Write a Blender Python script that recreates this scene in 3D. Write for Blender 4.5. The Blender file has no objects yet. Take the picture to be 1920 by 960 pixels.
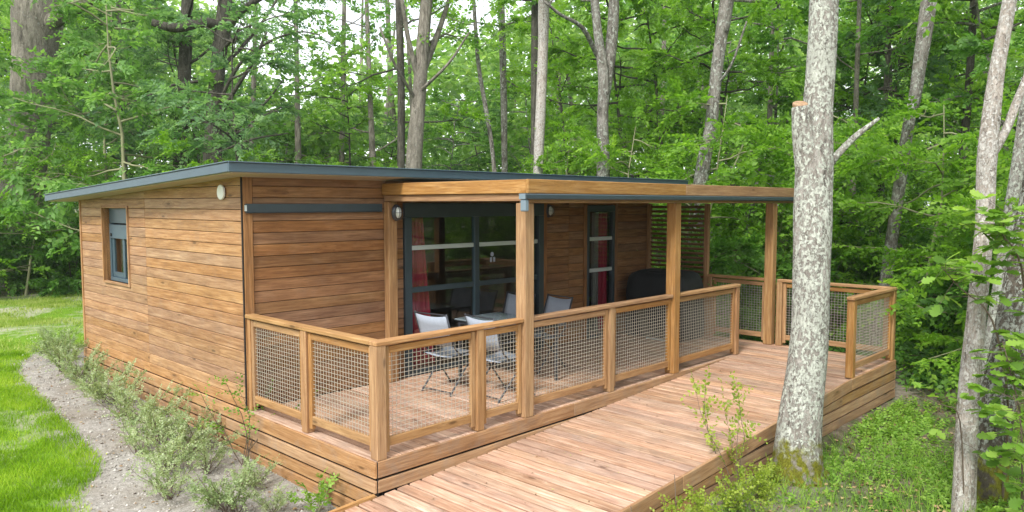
import bpy, math, random
import numpy as np
from mathutils import Matrix, Vector

R = math.radians
random.seed(7)
scene = bpy.context.scene

# ------------------------------------------------------------------ camera, sky, sun, exposure
CAM = np.array([-3.627, -5.027, 2.126]); YAW, PITCH, FPX = 43.932, -3.96, 1419.4
cam_data = bpy.data.cameras.new('camera'); cam = bpy.data.objects.new('camera', cam_data)
scene.collection.objects.link(cam); scene.camera = cam
cam.location = CAM.tolist(); cam.rotation_euler = (R(90 + PITCH), 0, R(YAW - 90))
cam_data.sensor_width = 36; cam_data.lens = 36 * FPX / 1920; cam_data.clip_start = .05; cam_data.clip_end = 2000

SUN_AZ, SUN_EL = 197.0, 46.0          # azimuth of the sun seen from the scene, degrees from +x towards +y
world = bpy.data.worlds.new('World'); scene.world = world; world.use_nodes = True
wn, wl = world.node_tree.nodes, world.node_tree.links
wn.clear()
sky = wn.new('ShaderNodeTexSky'); sky.sky_type = 'NISHITA'; sky.sun_disc = False
sky.sun_elevation = R(SUN_EL); sky.sun_rotation = R(90 - SUN_AZ)
sky.air_density = 1.0; sky.dust_density = 3.0; sky.ozone_density = 1.0
tc = wn.new('ShaderNodeTexCoord'); mp = wn.new('ShaderNodeMapping'); mp.inputs['Scale'].default_value = (1, 1, 2.6)
cn = wn.new('ShaderNodeTexNoise'); cn.inputs['Scale'].default_value = 2.2; cn.inputs['Detail'].default_value = 6
cr = wn.new('ShaderNodeMapRange'); cr.inputs['From Min'].default_value = .3; cr.inputs['From Max'].default_value = .6
cr.inputs['To Min'].default_value = .62; cr.inputs['To Max'].default_value = .97
mx = wn.new('ShaderNodeMix'); mx.data_type = 'RGBA'; mx.inputs['B'].default_value = (9.0, 9.2, 9.5, 1)
bg = wn.new('ShaderNodeBackground'); bg.inputs['Strength'].default_value = .145
wo = wn.new('ShaderNodeOutputWorld')
wl.new(tc.outputs['Generated'], mp.inputs['Vector']); wl.new(mp.outputs['Vector'], cn.inputs['Vector'])
wl.new(cn.outputs['Fac'], cr.inputs['Value']); wl.new(cr.outputs['Result'], mx.inputs['Factor'])
wl.new(sky.outputs['Color'], mx.inputs['A']); wl.new(mx.outputs['Result'], bg.inputs['Color']); wl.new(bg.outputs['Background'], wo.inputs['Surface'])

sun_data = bpy.data.lights.new('sun', 'SUN'); sun_data.energy = 2.7; sun_data.angle = R(12); sun_data.color = (1, .97, .93)
sun = bpy.data.objects.new('sun', sun_data); scene.collection.objects.link(sun)
sd = Vector((math.cos(R(SUN_AZ)) * math.cos(R(SUN_EL)), math.sin(R(SUN_AZ)) * math.cos(R(SUN_EL)), math.sin(R(SUN_EL))))
sun.rotation_euler = sd.to_track_quat('Z', 'Y').to_euler(); sun.location = (sd * 40)

vs = scene.view_settings
vs.view_transform = 'Standard'; vs.look = 'None'; vs.gamma = 1; vs.use_curve_mapping = False; vs.exposure = 0.8
scene.cycles.max_bounces = 7; scene.cycles.diffuse_bounces = 4; scene.cycles.transmission_bounces = 5
scene.cycles.transparent_max_bounces = 12; scene.cycles.use_denoising = True
scene.cycles.caustics_reflective = False; scene.cycles.caustics_refractive = False

# ------------------------------------------------------------------ helpers
_y, _t = R(YAW), R(PITCH)
_F = np.array([math.cos(_y) * math.cos(_t), math.sin(_y) * math.cos(_t), math.sin(_t)])
_Rt = np.array([math.sin(_y), -math.cos(_y), 0]); _U = np.cross(_Rt, _F)
def at(px, py, depth):
    """bearing measured in the photograph + distance -> point in the place"""
    return CAM + depth * (_F + _Rt * (px - 960) / FPX + _U * (480 - py) / FPX)

WM = {}
def link(o, M=None, parent=None):
    scene.collection.objects.link(o)
    M = M or Matrix.Identity(4); WM[o] = M
    if parent is not None:
        o.parent = parent; o.matrix_basis = WM[parent].inverted() @ M
    else: o.matrix_basis = M
    return o
def tag(o, label=None, cat=None, group=None, kind=None):
    if label: o['label'] = label
    if cat: o['category'] = cat
    if group: o['group'] = group
    if kind: o['kind'] = kind
    return o
def empty(name, loc, label, cat, group=None, rz=0):
    o = bpy.data.objects.new(name, None); o.empty_display_size = .2
    link(o, Matrix.Translation(Vector(loc)) @ Matrix.Rotation(rz, 4, 'Z')); return tag(o, label, cat, group)
def mesh_obj(name, V, F, mat, parent=None, M=None, smooth=False, rnd=None):
    me = bpy.data.meshes.new(name)
    me.from_pydata([tuple(map(float, v)) for v in V], [], [tuple(map(int, f)) for f in F]); me.materials.append(mat)
    if smooth: me.polygons.foreach_set('use_smooth', [True] * len(me.polygons))
    me.update()
    return link(bpy.data.objects.new(name, me), M, parent)
def np_mesh(name, V, F, mats, rnd=None, midx=None, smooth=None):
    """V (n,3), F (m,k) numpy -> mesh datablock"""
    me = bpy.data.meshes.new(name); n, (m, k) = len(V), F.shape
    me.vertices.add(n); me.vertices.foreach_set('co', np.ascontiguousarray(V, np.float32).ravel())
    me.loops.add(m * k); me.loops.foreach_set('vertex_index', np.ascontiguousarray(F, np.int32).ravel())
    me.polygons.add(m); me.polygons.foreach_set('loop_start', np.arange(0, m * k, k, dtype=np.int32))
    for mt in mats: me.materials.append(mt)
    if midx is not None: me.polygons.foreach_set('material_index', midx.astype(np.int32))
    if smooth is not None: me.polygons.foreach_set('use_smooth', smooth)
    me.update(calc_edges=True)
    if rnd is not None:
        a = me.attributes.new('rnd', 'FLOAT', 'FACE'); a.data.foreach_set('value', rnd.astype(np.float32))
    return me
def copy_tree(o, M, parent=None):
    c = o.copy(); scene.collection.objects.link(c)
    if parent is None: c.matrix_basis = M
    else: c.parent = parent; c.matrix_basis = o.matrix_basis.copy()
    for ch in list(o.children): copy_tree(ch, None, c)
    return c

_cache = {}
def box_mesh(L, W, T, mat, ch=.004):
    key = (round(L, 3), round(W, 3), round(T, 3), mat.name, ch)
    if key in _cache: return _cache[key]
    c = min(ch, L * .3, W * .3, T * .3); hx, hy, hz = L / 2, W / 2, T / 2
    V, F = [], []
    for sx in (-1, 1):
        for sy in (-1, 1):
            for sz in (-1, 1):
                V += [(sx * hx, sy * (hy - c), sz * (hz - c)), (sx * (hx - c), sy * hy, sz * (hz - c)), (sx * (hx - c), sy * (hy - c), sz * hz)]
    def i(sx, sy, sz, k): return ((sx > 0) * 4 + (sy > 0) * 2 + (sz > 0)) * 3 + k
    for s in (-1, 1):
        q = [i(s, -1, -1, 0), i(s, 1, -1, 0), i(s, 1, 1, 0), i(s, -1, 1, 0)]; F.append(q if s > 0 else q[::-1])
        q = [i(-1, s, -1, 1), i(-1, s, 1, 1), i(1, s, 1, 1), i(1, s, -1, 1)]; F.append(q if s > 0 else q[::-1])
        q = [i(-1, -1, s, 2), i(1, -1, s, 2), i(1, 1, s, 2), i(-1, 1, s, 2)]; F.append(q if s > 0 else q[::-1])
    for a in (-1, 1):
        for b in (-1, 1):
            for q in ([i(-1, a, b, 1), i(1, a, b, 1), i(1, a, b, 2), i(-1, a, b, 2)], [i(a, -1, b, 0), i(a, 1, b, 0), i(a, 1, b, 2), i(a, -1, b, 2)], [i(a, b, -1, 0), i(a, b, 1, 0), i(a, b, 1, 1), i(a, b, -1, 1)]):
                v = [Vector(V[j]) for j in q]
                nrm = (v[1] - v[0]).cross(v[2] - v[0]); F.append(q if nrm.dot(sum(v, Vector())) > 0 else q[::-1])
            for d in (-1, 1):
                q = [i(a, b, d, 0), i(a, b, d, 1), i(a, b, d, 2)]; v = [Vector(V[j]) for j in q]
                nrm = (v[1] - v[0]).cross(v[2] - v[0]); F.append(q if nrm.dot(sum(v, Vector())) > 0 else q[::-1])
    me = bpy.data.meshes.new('timber'); me.from_pydata(V, [], F); me.materials.append(mat); me.update()
    _cache[key] = me; return me
def frame(A, B, up):
    x = (Vector(B) - Vector(A)); L = x.length; x.normalize(); z = Vector(up); z = (z - x * z.dot(x)).normalized(); y = z.cross(x)
    M = Matrix((x, y, z)).transposed().to_4x4(); M.translation = (Vector(A) + Vector(B)) / 2
    return M, L
def bar(name, parent, A, B, w, t, mat, up=(0, 0, 1), ch=.004):
    """timber from A to B (centre line); w across, t along up"""
    M, L = frame(A, B, up); me = box_mesh(L, w, t, mat, ch)
    return link(bpy.data.objects.new(name, me), M, parent)
def box(name, parent, lo, hi, mat, ch=.003):
    lo, hi = Vector(lo), Vector(hi); d = hi - lo; c = (lo + hi) / 2
    ax = max(range(3), key=lambda k: d[k])
    if ax == 0: return bar(name, parent, (lo.x, c.y, c.z), (hi.x, c.y, c.z), d.y, d.z, mat, (0, 0, 1), ch)
    if ax == 1: return bar(name, parent, (c.x, lo.y, c.z), (c.x, hi.y, c.z), d.x, d.z, mat, (0, 0, 1), ch)
    return bar(name, parent, (c.x, c.y, lo.z), (c.x, c.y, hi.z), d.x, d.y, mat, (0, 1, 0), ch)
def prism(name, parent, poly, origin, X, Y, th, mat):
    """polygon in the (X,Y) plane at origin, extruded by th along X x Y"""
    X, Y = Vector(X), Vector(Y); Z = X.cross(Y); M = Matrix((X, Y, Z)).transposed().to_4x4(); M.translation = Vector(origin)
    n = len(poly); V = [(a, b, 0) for a, b in poly] + [(a, b, th) for a, b in poly]
    F = [tuple(range(n))[::-1], tuple(range(n, 2 * n))] + [(k, (k + 1) % n, n + (k + 1) % n, n + k) for k in range(n)]
    return mesh_obj(name, V, F, mat, parent, M)
def tube_np(path, radii, seg, rough=0, rng=None, cap=True):
    P = np.asarray(path, float); Rr = np.asarray(radii, float); n = len(P)
    T = np.gradient(P, axis=0); T /= np.linalg.norm(T, axis=1)[:, None] + 1e-9
    ref = np.array([0, 0, 1.]) if abs(T[0][2]) < .9 else np.array([1., 0, 0])
    u = np.cross(T[0], ref); u /= np.linalg.norm(u); V = []
    ang = np.linspace(0, 2 * np.pi, seg, endpoint=False)
    if rough: ph = rng.uniform(0, 6.28, 6)
    for k in range(n):
        u = u - T[k] * (u @ T[k]); u /= np.linalg.norm(u); w = np.cross(T[k], u)
        r = np.full(seg, Rr[k])
        if rough:
            s = k * .55
            r = r * (1 + rough * (np.sin(2 * ang + ph[0] + s * .7) * .5 + np.sin(3 * ang + ph[1] - s) * .4 + np.sin(5 * ang + ph[2] + s * 1.7) * .3 + rng.uniform(-.35, .35, seg)))
        V.append(P[k] + np.outer(np.cos(ang) * r, u) + np.outer(np.sin(ang) * r, w))
    V = np.concatenate(V); F = []
    for k in range(n - 1):
        a = k * seg + np.arange(seg); b = k * seg + (np.arange(seg) + 1) % seg
        F.append(np.stack([a, b, b + seg, a + seg], 1))
    F = np.concatenate(F)
    if cap:
        c = np.arange(seg); V = np.concatenate([V, P[-1:] + T[-1:] * Rr[-1] * .2]); top = (n - 1) * seg
        F = np.concatenate([F, np.stack([top + c, top + (c + 1) % seg, np.full(seg, len(V) - 1), np.full(seg, len(V) - 1)], 1)])
    return V, F
class Tubes:
    def __init__(s): s.V, s.F, s.n = [], [], 0
    def add(s, *a, **k):
        V, F = tube_np(*a, **k); s.V.append(V); s.F.append(F + s.n); s.n += len(V)
    def mesh(s, name, mat, smooth=True):
        V, F = np.concatenate(s.V), np.concatenate(s.F)
        tri = F[:, 2] == F[:, 3]
        me = bpy.data.meshes.new(name)
        me.from_pydata(V.tolist(), [], [f[:3] if t else f for f, t in zip(F.tolist(), tri)]); me.materials.append(mat)
        me.polygons.foreach_set('use_smooth', [smooth] * len(me.polygons)); me.update(); return me
def catmull(pts, n):
    P = np.asarray(pts, float); P = np.concatenate([2 * P[:1] - P[1:2], P, 2 * P[-1:] - P[-2:-1]]); out = []
    for k in range(1, len(P) - 2):
        for t in np.linspace(0, 1, n, endpoint=False):
            a, b, c, d = P[k - 1:k + 3]
            out.append(.5 * (2 * b + (c - a) * t + (2 * a - 5 * b + 4 * c - d) * t * t + (3 * b - a - 3 * c + d) * t ** 3))
    out.append(P[-2]); return np.array(out)

# ------------------------------------------------------------------ materials
class NT:
    def __init__(s, name):
        s.m = bpy.data.materials.new(name); s.m.use_nodes = True; s.t = s.m.node_tree; s.N = s.t.nodes; s.p = s.N['Principled BSDF']; s.out = s.N['Material Output']
    def n(s, ty, **kw):
        o = s.N.new(ty)
        for k, v in kw.items():
            if k in o.inputs.keys(): s.set(o.inputs[k], v)
            else: setattr(o, k, v)
        return o
    def set(s, inp, v):
        if isinstance(v, bpy.types.NodeSocket): s.t.links.new(v, inp)
        else: inp.default_value = v
    def ramp(s, fac, stops, interp='LINEAR'):
        r = s.N.new('ShaderNodeValToRGB'); s.set(r.inputs['Fac'], fac); e = r.color_ramp; e.interpolation = interp
        while len(e.elements) < len(stops): e.elements.new(.5)
        for el, (p, c) in zip(e.elements, stops): el.position = p; el.color = (*c, 1) if len(c) == 3 else c
        return r.outputs['Color']
    def noise(s, vec, scale, detail=4, rough=.55, dist=0): 
        o = s.n('ShaderNodeTexNoise', Scale=scale, Detail=detail, Roughness=rough, Distortion=dist)
        if vec is not None: s.set(o.inputs['Vector'], vec)
        return o.outputs['Fac']
    def mix(s, f, a, b, mode='MIX'):
        o = s.N.new('ShaderNodeMix'); o.data_type = 'RGBA'; o.blend_type = mode
        s.set(o.inputs['Factor'], f)
        for k, v in (('A', a), ('B', b)):
            s.set(o.inputs[k], v if isinstance(v, bpy.types.NodeSocket) else (*v, 1))
        return o.outputs['Result']
    def math(s, op, a, b=0, c=None):
        o = s.n('ShaderNodeMath', operation=op); s.set(o.inputs[0], a); s.set(o.inputs[1], b)
        if c is not None: s.set(o.inputs[2], c)
        return o.outputs[0]
    def mapr(s, v, a, b, c=0, d=1):
        o = s.N.new('ShaderNodeMapRange'); s.set(o.inputs['Value'], v)
        for k, q in zip(('From Min', 'From Max', 'To Min', 'To Max'), (a, b, c, d)): o.inputs[k].default_value = q
        return o.outputs['Result']
    def bump(s, h, strength=.3, dist=.01):
        o = s.n('ShaderNodeBump', Strength=strength, Distance=dist); s.set(o.inputs['Height'], h)
        s.t.links.new(o.outputs['Normal'], s.p.inputs['Normal'])
    def coord(s, kind='Object'): return s.n('ShaderNodeTexCoord').outputs[kind]
    def mapping(s, v, scale=(1, 1, 1), loc=None):
        o = s.N.new('ShaderNodeMapping'); s.set(o.inputs['Vector'], v); o.inputs['Scale'].default_value = scale
        if loc is not None: s.set(o.inputs['Location'], loc)
        return o.outputs['Vector']

def wood_mat(name, c_dark, c_mid, c_light, var=.25, knots=True, rough=.62, grime=.0):
    k = NT(name); oi = k.n('ShaderNodeObjectInfo'); rn = oi.outputs['Random']
    off = k.n('ShaderNodeCombineXYZ', X=k.math('MULTIPLY', rn, 91), Y=k.math('MULTIPLY', rn, 37), Z=k.math('MULTIPLY', rn, 53)).outputs[0]
    v = k.n('ShaderNodeVectorMath', operation='ADD'); k.set(v.inputs[0], k.coord()); k.set(v.inputs[1], off); v = v.outputs[0]
    # knots: sparse cells in a stretched space, the grain bends around them
    vk = k.mapping(v, (2.1, 7.5, 7.5))
    vo = k.n('ShaderNodeTexVoronoi', Scale=1.0, Randomness=.9); k.set(vo.inputs['Vector'], vk)
    vc = k.n('ShaderNodeSeparateColor'); k.set(vc.inputs[0], vo.outputs['Color'])
    has = k.math('GREATER_THAN', vc.outputs[0], .62)
    near = k.math('MULTIPLY', k.mapr(vo.outputs['Distance'], .42, .05), has)
    core = k.math('MULTIPLY', k.mapr(vo.outputs['Distance'], .13, .07), has)
    warp = k.n('ShaderNodeCombineXYZ', Y=k.math('MULTIPLY', near, .035)).outputs[0]
    vw = k.n('ShaderNodeVectorMath', operation='ADD'); k.set(vw.inputs[0], v); k.set(vw.inputs[1], warp); vw = vw.outputs[0]
    g1 = k.noise(k.mapping(vw, (1.0, 16, 16)), 2.2, 5, .6, .4)
    g2 = k.noise(k.mapping(vw, (3.0, 95, 95)), 2.0, 3, .6)
    col = k.ramp(g1, [(.28, c_dark), (.5, c_mid), (.72, c_light)])
    col = k.mix(k.math('MULTIPLY', k.mapr(g2, .48, .70), .6), col, tuple(.62 * a for a in c_dark))
    if knots: 
        col = k.mix(k.math('MULTIPLY', near, .35), col, tuple(a * .75 for a in c_dark))
        col = k.mix(k.math('MULTIPLY', core, .75), col, tuple(a * .33 for a in c_dark))
    blot = k.noise(v, 2.3, 3)
    col = k.mix(k.mapr(blot, .35, .7, 0, .35), col, c_dark)
    if grime: col = k.mix(k.mapr(k.noise(v, 5, 5, .7), .5, .75, 0, grime), col, (.23, .2, .17))
    hs = k.n('ShaderNodeHueSaturation', Hue=k.mapr(rn, 0, 1, .4965, .5035), Saturation=k.mapr(k.math('FRACT', k.math('MULTIPLY', rn, 7.3)), 0, 1, .88, 1.08), Value=k.mapr(k.math('FRACT', k.math('MULTIPLY', rn, 13.7)), 0, 1, 1 - var, 1 + var)); k.set(hs.inputs['Color'], col)
    k.set(k.p.inputs['Base Color'], hs.outputs[0]); k.p.inputs['Roughness'].default_value = rough; k.p.inputs['Specular IOR Level'].default_value = .25
    k.bump(k.math('ADD', k.math('MULTIPLY', g2, .6), g1), .35, .004); return k.m
def plain(name, col, rough=.5, metal=0, spec=.5, bump=0, bscale=60, var=0):
    k = NT(name); k.p.inputs['Base Color'].default_value = (*col, 1); k.p.inputs['Roughness'].default_value = rough; k.p.inputs['Metallic'].default_value = metal; k.p.inputs['Specular IOR Level'].default_value = spec
    nz = k.noise(k.coord(), bscale, 4)
    if var: k.set(k.p.inputs['Base Color'], k.mix(k.mapr(k.noise(k.coord(), bscale * .1, 5, .65), .3, .7), tuple(c * (1 - var) for c in col), tuple(min(1, c * (1 + var)) for c in col)))
    if bump: k.bump(nz, bump, .004)
    return k.m
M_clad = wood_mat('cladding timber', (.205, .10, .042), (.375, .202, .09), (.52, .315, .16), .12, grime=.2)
M_front = wood_mat('front cladding timber', (.14, .064, .026), (.255, .126, .053), (.365, .20, .093), .15, grime=.12)  # same cladding as the end wall, facade shade put into darker tones
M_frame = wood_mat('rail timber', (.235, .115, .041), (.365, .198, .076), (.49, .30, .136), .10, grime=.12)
M_rim = wood_mat('skirt timber', (.225, .118, .053), (.37, .212, .102), (.49, .31, .165), .10, grime=.5)
M_deck = wood_mat('deck timber', (.255, .137, .082), (.46, .283, .185), (.63, .44, .315), .18, grime=.4, rough=.7)
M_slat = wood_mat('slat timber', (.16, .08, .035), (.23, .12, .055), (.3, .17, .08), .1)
M_dark = plain('anthracite aluminium', (.028, .045, .056), .42, .0, .5, var=.12)
M_roofm = plain('roof edge metal', (.05, .085, .108), .38, 0, .5, var=.1)
M_soffit = plain('soffit board', (.42, .34, .25), .7, var=.12)
M_backing = plain('black battens', (.012, .010, .008), .9)
M_alu = plain('pale aluminium', (.55, .6, .6), .4, .3, var=.05)
M_gut = plain('grey zinc', (.15, .20, .235), .45)
M_white = plain('white plastic', (.78, .78, .75), .45)
M_wire = plain('galvanised wire', (.47, .43, .36), .45, .25)
M_leg = plain('chair frame lacquer', (.05, .055, .065), .35, .3)
M_fabric = plain('grey sling fabric', (.30, .34, .40), .8, bump=.3, bscale=300, var=.06)
M_glasstop = plain('grey table glass', (.16, .20, .22), .12, 0, .6)
M_cover = plain('black cover cloth', (.009, .012, .014), .75, bump=.3, bscale=30, var=.3)
M_red = plain('crimson curtain', (.38, .012, .045), .85, bump=.2, bscale=200)
M_net = plain('patterned net curtain', (.24, .2, .2), .9, bump=.4, bscale=40, var=.4)
M_room = plain('interior panel', (.10, .075, .055), .7, var=.2)
M_roomfloor = plain('interior floor', (.08, .06, .05), .5, var=.2)
def glass_mat(name, tint=(.75, .82, .8), refl=1.0):
    k = NT(name); k.N.remove(k.p)
    gl = k.n('ShaderNodeBsdfGlossy', Roughness=.012); gl.inputs['Color'].default_value = (refl, refl, refl, 1)
    tr = k.n('ShaderNodeBsdfTransparent'); tr.inputs['Color'].default_value = (*tint, 1)
    fr = k.n('ShaderNodeFresnel', IOR=1.55); ms = k.n('ShaderNodeMixShader')
    front = k.math('SUBTRACT', 1.0, k.n('ShaderNodeNewGeometry').outputs['Backfacing']); k.set(ms.inputs[0], k.math('MULTIPLY', k.mapr(fr.outputs[0], 0, 1, .03, 1.0), front)); k.t.links.new(tr.outputs[0], ms.inputs[1]); k.t.links.new(gl.outputs[0], ms.inputs[2]); k.t.links.new(ms.outputs[0], k.out.inputs[0]); return k.m
M_glass = glass_mat('window glass', (.85, .9, .88))
M_lampglass = glass_mat('lamp glass', (.9, .92, .92))

def leaf_mat(name, dark, mid, light, trans=.42, gloss=.35, tmul=(1.7, 1.75, 1.0)):
    k = NT(name); at_ = k.n('ShaderNodeAttribute', attribute_name='rnd').outputs['Fac']; rn = k.n('ShaderNodeObjectInfo').outputs['Random']
    f = k.math('ADD', k.math('MULTIPLY', at_, .75), k.math('MULTIPLY', rn, .25))
    col = k.ramp(f, [(.08, dark), (.5, mid), (.92, light)])
    k.set(k.p.inputs['Base Color'], col); k.p.inputs['Roughness'].default_value = .5; k.p.inputs['Specular IOR Level'].default_value = gloss
    tl = k.n('ShaderNodeBsdfTranslucent'); k.set(tl.inputs['Color'], k.mix(1.0, col, tmul, 'MULTIPLY'))
    ms = k.n('ShaderNodeMixShader'); ms.inputs[0].default_value = trans
    k.t.links.new(k.p.outputs[0], ms.inputs[1]); k.t.links.new(tl.outputs[0], ms.inputs[2]); k.t.links.new(ms.outputs[0], k.out.inputs[0]); return k.m
L_bright = leaf_mat('fresh woodland leaf', (.07, .17, .014), (.155, .31, .026), (.28, .46, .06), .48)
L_mid = leaf_mat('woodland leaf', (.045, .125, .022), (.105, .24, .036), (.20, .37, .07), .46)
L_cool = leaf_mat('cool blue green leaf', (.05, .115, .048), (.105, .215, .08), (.21, .34, .14), .45)  # cooler, bluer green than the other woodland leaves
L_chest = leaf_mat('broad sunny leaf', (.06, .15, .028), (.13, .27, .055), (.27, .43, .12), .46)
L_far = leaf_mat('haze toned distant leaf', (.08, .16, .05), (.17, .30, .08), (.29, .42, .13), .5)  # haze and brightness of the far woods put into paler leaf tones
L_yell = leaf_mat('young yellow green leaf', (.13, .19, .02), (.25, .33, .04), (.38, .44, .09))
L_grey = leaf_mat('grey green shrub leaf', (.13, .185, .07), (.25, .325, .145), (.42, .475, .28), .3)
L_weed = leaf_mat('ground weed leaf', (.075, .16, .02), (.16, .30, .035), (.28, .42, .075))
L_grass = leaf_mat('lawn blade', (.07, .15, .006), (.175, .32, .008), (.34, .46, .05), .4, .2)
L_grassdry = leaf_mat('sparse lawn blade', (.13, .22, .02), (.24, .34, .045), (.38, .42, .14), .35, .2)

def bark_mat(name, c0, c1, lichen, amount, moss_h=0, dark=.3, scale=1.0, moss=(.10, .10, .012)):
    k = NT(name); co = k.coord()
    ridg = k.noise(k.mapping(co, (12 * scale, 12 * scale, 3.0 * scale)), 1.6, 7, .7, .8)
    fine = k.noise(k.mapping(co, (1, 1, .6)), 55 * scale, 5, .75)
    big = k.noise(co, 2.1 * scale, 4, .6, .4)
    base = k.ramp(ridg, [(.33, tuple(a * dark for a in c0)), (.46, c0), (.62, c1)])
    base = k.mix(k.mapr(fine, .45, .7, 0, .6), base, tuple(a * .45 for a in c0))
    patch = k.noise(k.mapping(co, (1, 1, .75)), 30.0 * scale, 7, .68, .3)
    lm = k.mapr(k.math('ADD', k.math('MULTIPLY', patch, .7), k.math('MULTIPLY', big, .3)), .60 - amount * .16, .64 - amount * .14)
    col = k.mix(lm, base, k.mix(k.mapr(fine, .32, .62), tuple(a * .55 for a in lichen), lichen))
    fl = k.noise(k.mapping(co, (1, 1, .55)), 24 * scale, 6, .7, 1.0)
    col = k.mix(k.mapr(fl, .60, .66, 0, .85), col, tuple(a * .25 for a in c0))
    col = k.mix(k.mapr(big, .40, .65, 0, .4), col, tuple(a * .6 for a in c0))
    if moss_h:
        z = k.n('ShaderNodeSeparateXYZ'); k.set(z.inputs[0], co)
        mm = k.mapr(k.math('ADD', z.outputs['Z'], k.math('MULTIPLY', k.noise(co, 6, 5, .7), .8)), moss_h + .45, moss_h + .30)
        mc = k.mix(k.mapr(fine, .3, .7), moss, tuple(min(1, a * 2.3) for a in moss)); mc = k.mix(k.mapr(k.noise(co, 11, 4), .5, .62), mc, c0)
        col = k.mix(mm, col, mc)
    k.set(k.p.inputs['Base Color'], col); k.p.inputs['Roughness'].default_value = .9; k.p.inputs['Specular IOR Level'].default_value = .15
    k.bump(k.math('ADD', ridg, k.math('MULTIPLY', k.math('ADD', fine, k.math('MULTIPLY', lm, .5)), .5)), .9, .03 / scale); return k.m
B_big = bark_mat('lichen covered bark', (.25, .225, .195), (.41, .385, .345), (.64, .67, .58), .86, .42)
B_dead = bark_mat('bare bleached wood', (.34, .295, .25), (.55, .505, .455), (.68, .66, .61), .7, .0, .18, 1.3)
B_moss = bark_mat('dark mossy bark', (.10, .085, .065), (.18, .16, .13), (.50, .53, .46), .75, .5)
B_oak = bark_mat('furrowed oak bark', (.20, .18, .145), (.33, .30, .25), (.38, .38, .32), .25, 0, .4, .5)
B_dark = bark_mat('dark grey brown bark', (.075, .07, .055), (.14, .13, .105), (.2, .21, .17), .2, 0, .4, .7)  # darkest bark tones, for the dark trunks in the woods
B_grey = bark_mat('pale grey bark', (.165, .15, .125), (.32, .30, .265), (.50, .52, .45), .6, 0, .3, .55)
B_twig = plain('brown twig', (.11, .08, .055), .85)
B_stem = plain('pale green stem', (.22, .22, .12), .8)

# ------------------------------------------------------------------ ground
def sstep(a, b, x): t = np.clip((x - a) / (b - a), 0, 1); return t * t * (3 - 2 * t)
def gz(x, y):
    x, y = np.asarray(x, float), np.asarray(y, float)
    z = -.53 + .24 * sstep(0, 8, y) + .035 * np.sin(x * .9 + 1) * np.cos(y * .7) * sstep(0, 3, np.abs(x - 3) - 4) 
    d = np.hypot(x - 4, y - 3)
    return z + .9 * sstep(28, 90, d) - .03 * np.cos(x * 2.1 + y * 1.3) * .5
def lawn_edge(y):    # x of the bed's outer edge along the end wall
    return np.interp(y, [-6, 1.0, 1.8, 2.4, 2.75, 3.05, 3.6, 5.3, 7.4, 8.4, 9.3], [-3.2, -2.0, -1.62, -1.50, -1.28, -1.16, -1.12, -1.0, -.85, -.55, .1])
def is_lawn(x, y):
    a = (x < lawn_edge(y)) & (y < 9.3)
    b = (y >= 9.0) & (y < 18.2 + 1.2 * np.sin(x * .8)) & (x < 5.5)
    return (a | b) & (y > -6)
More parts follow.
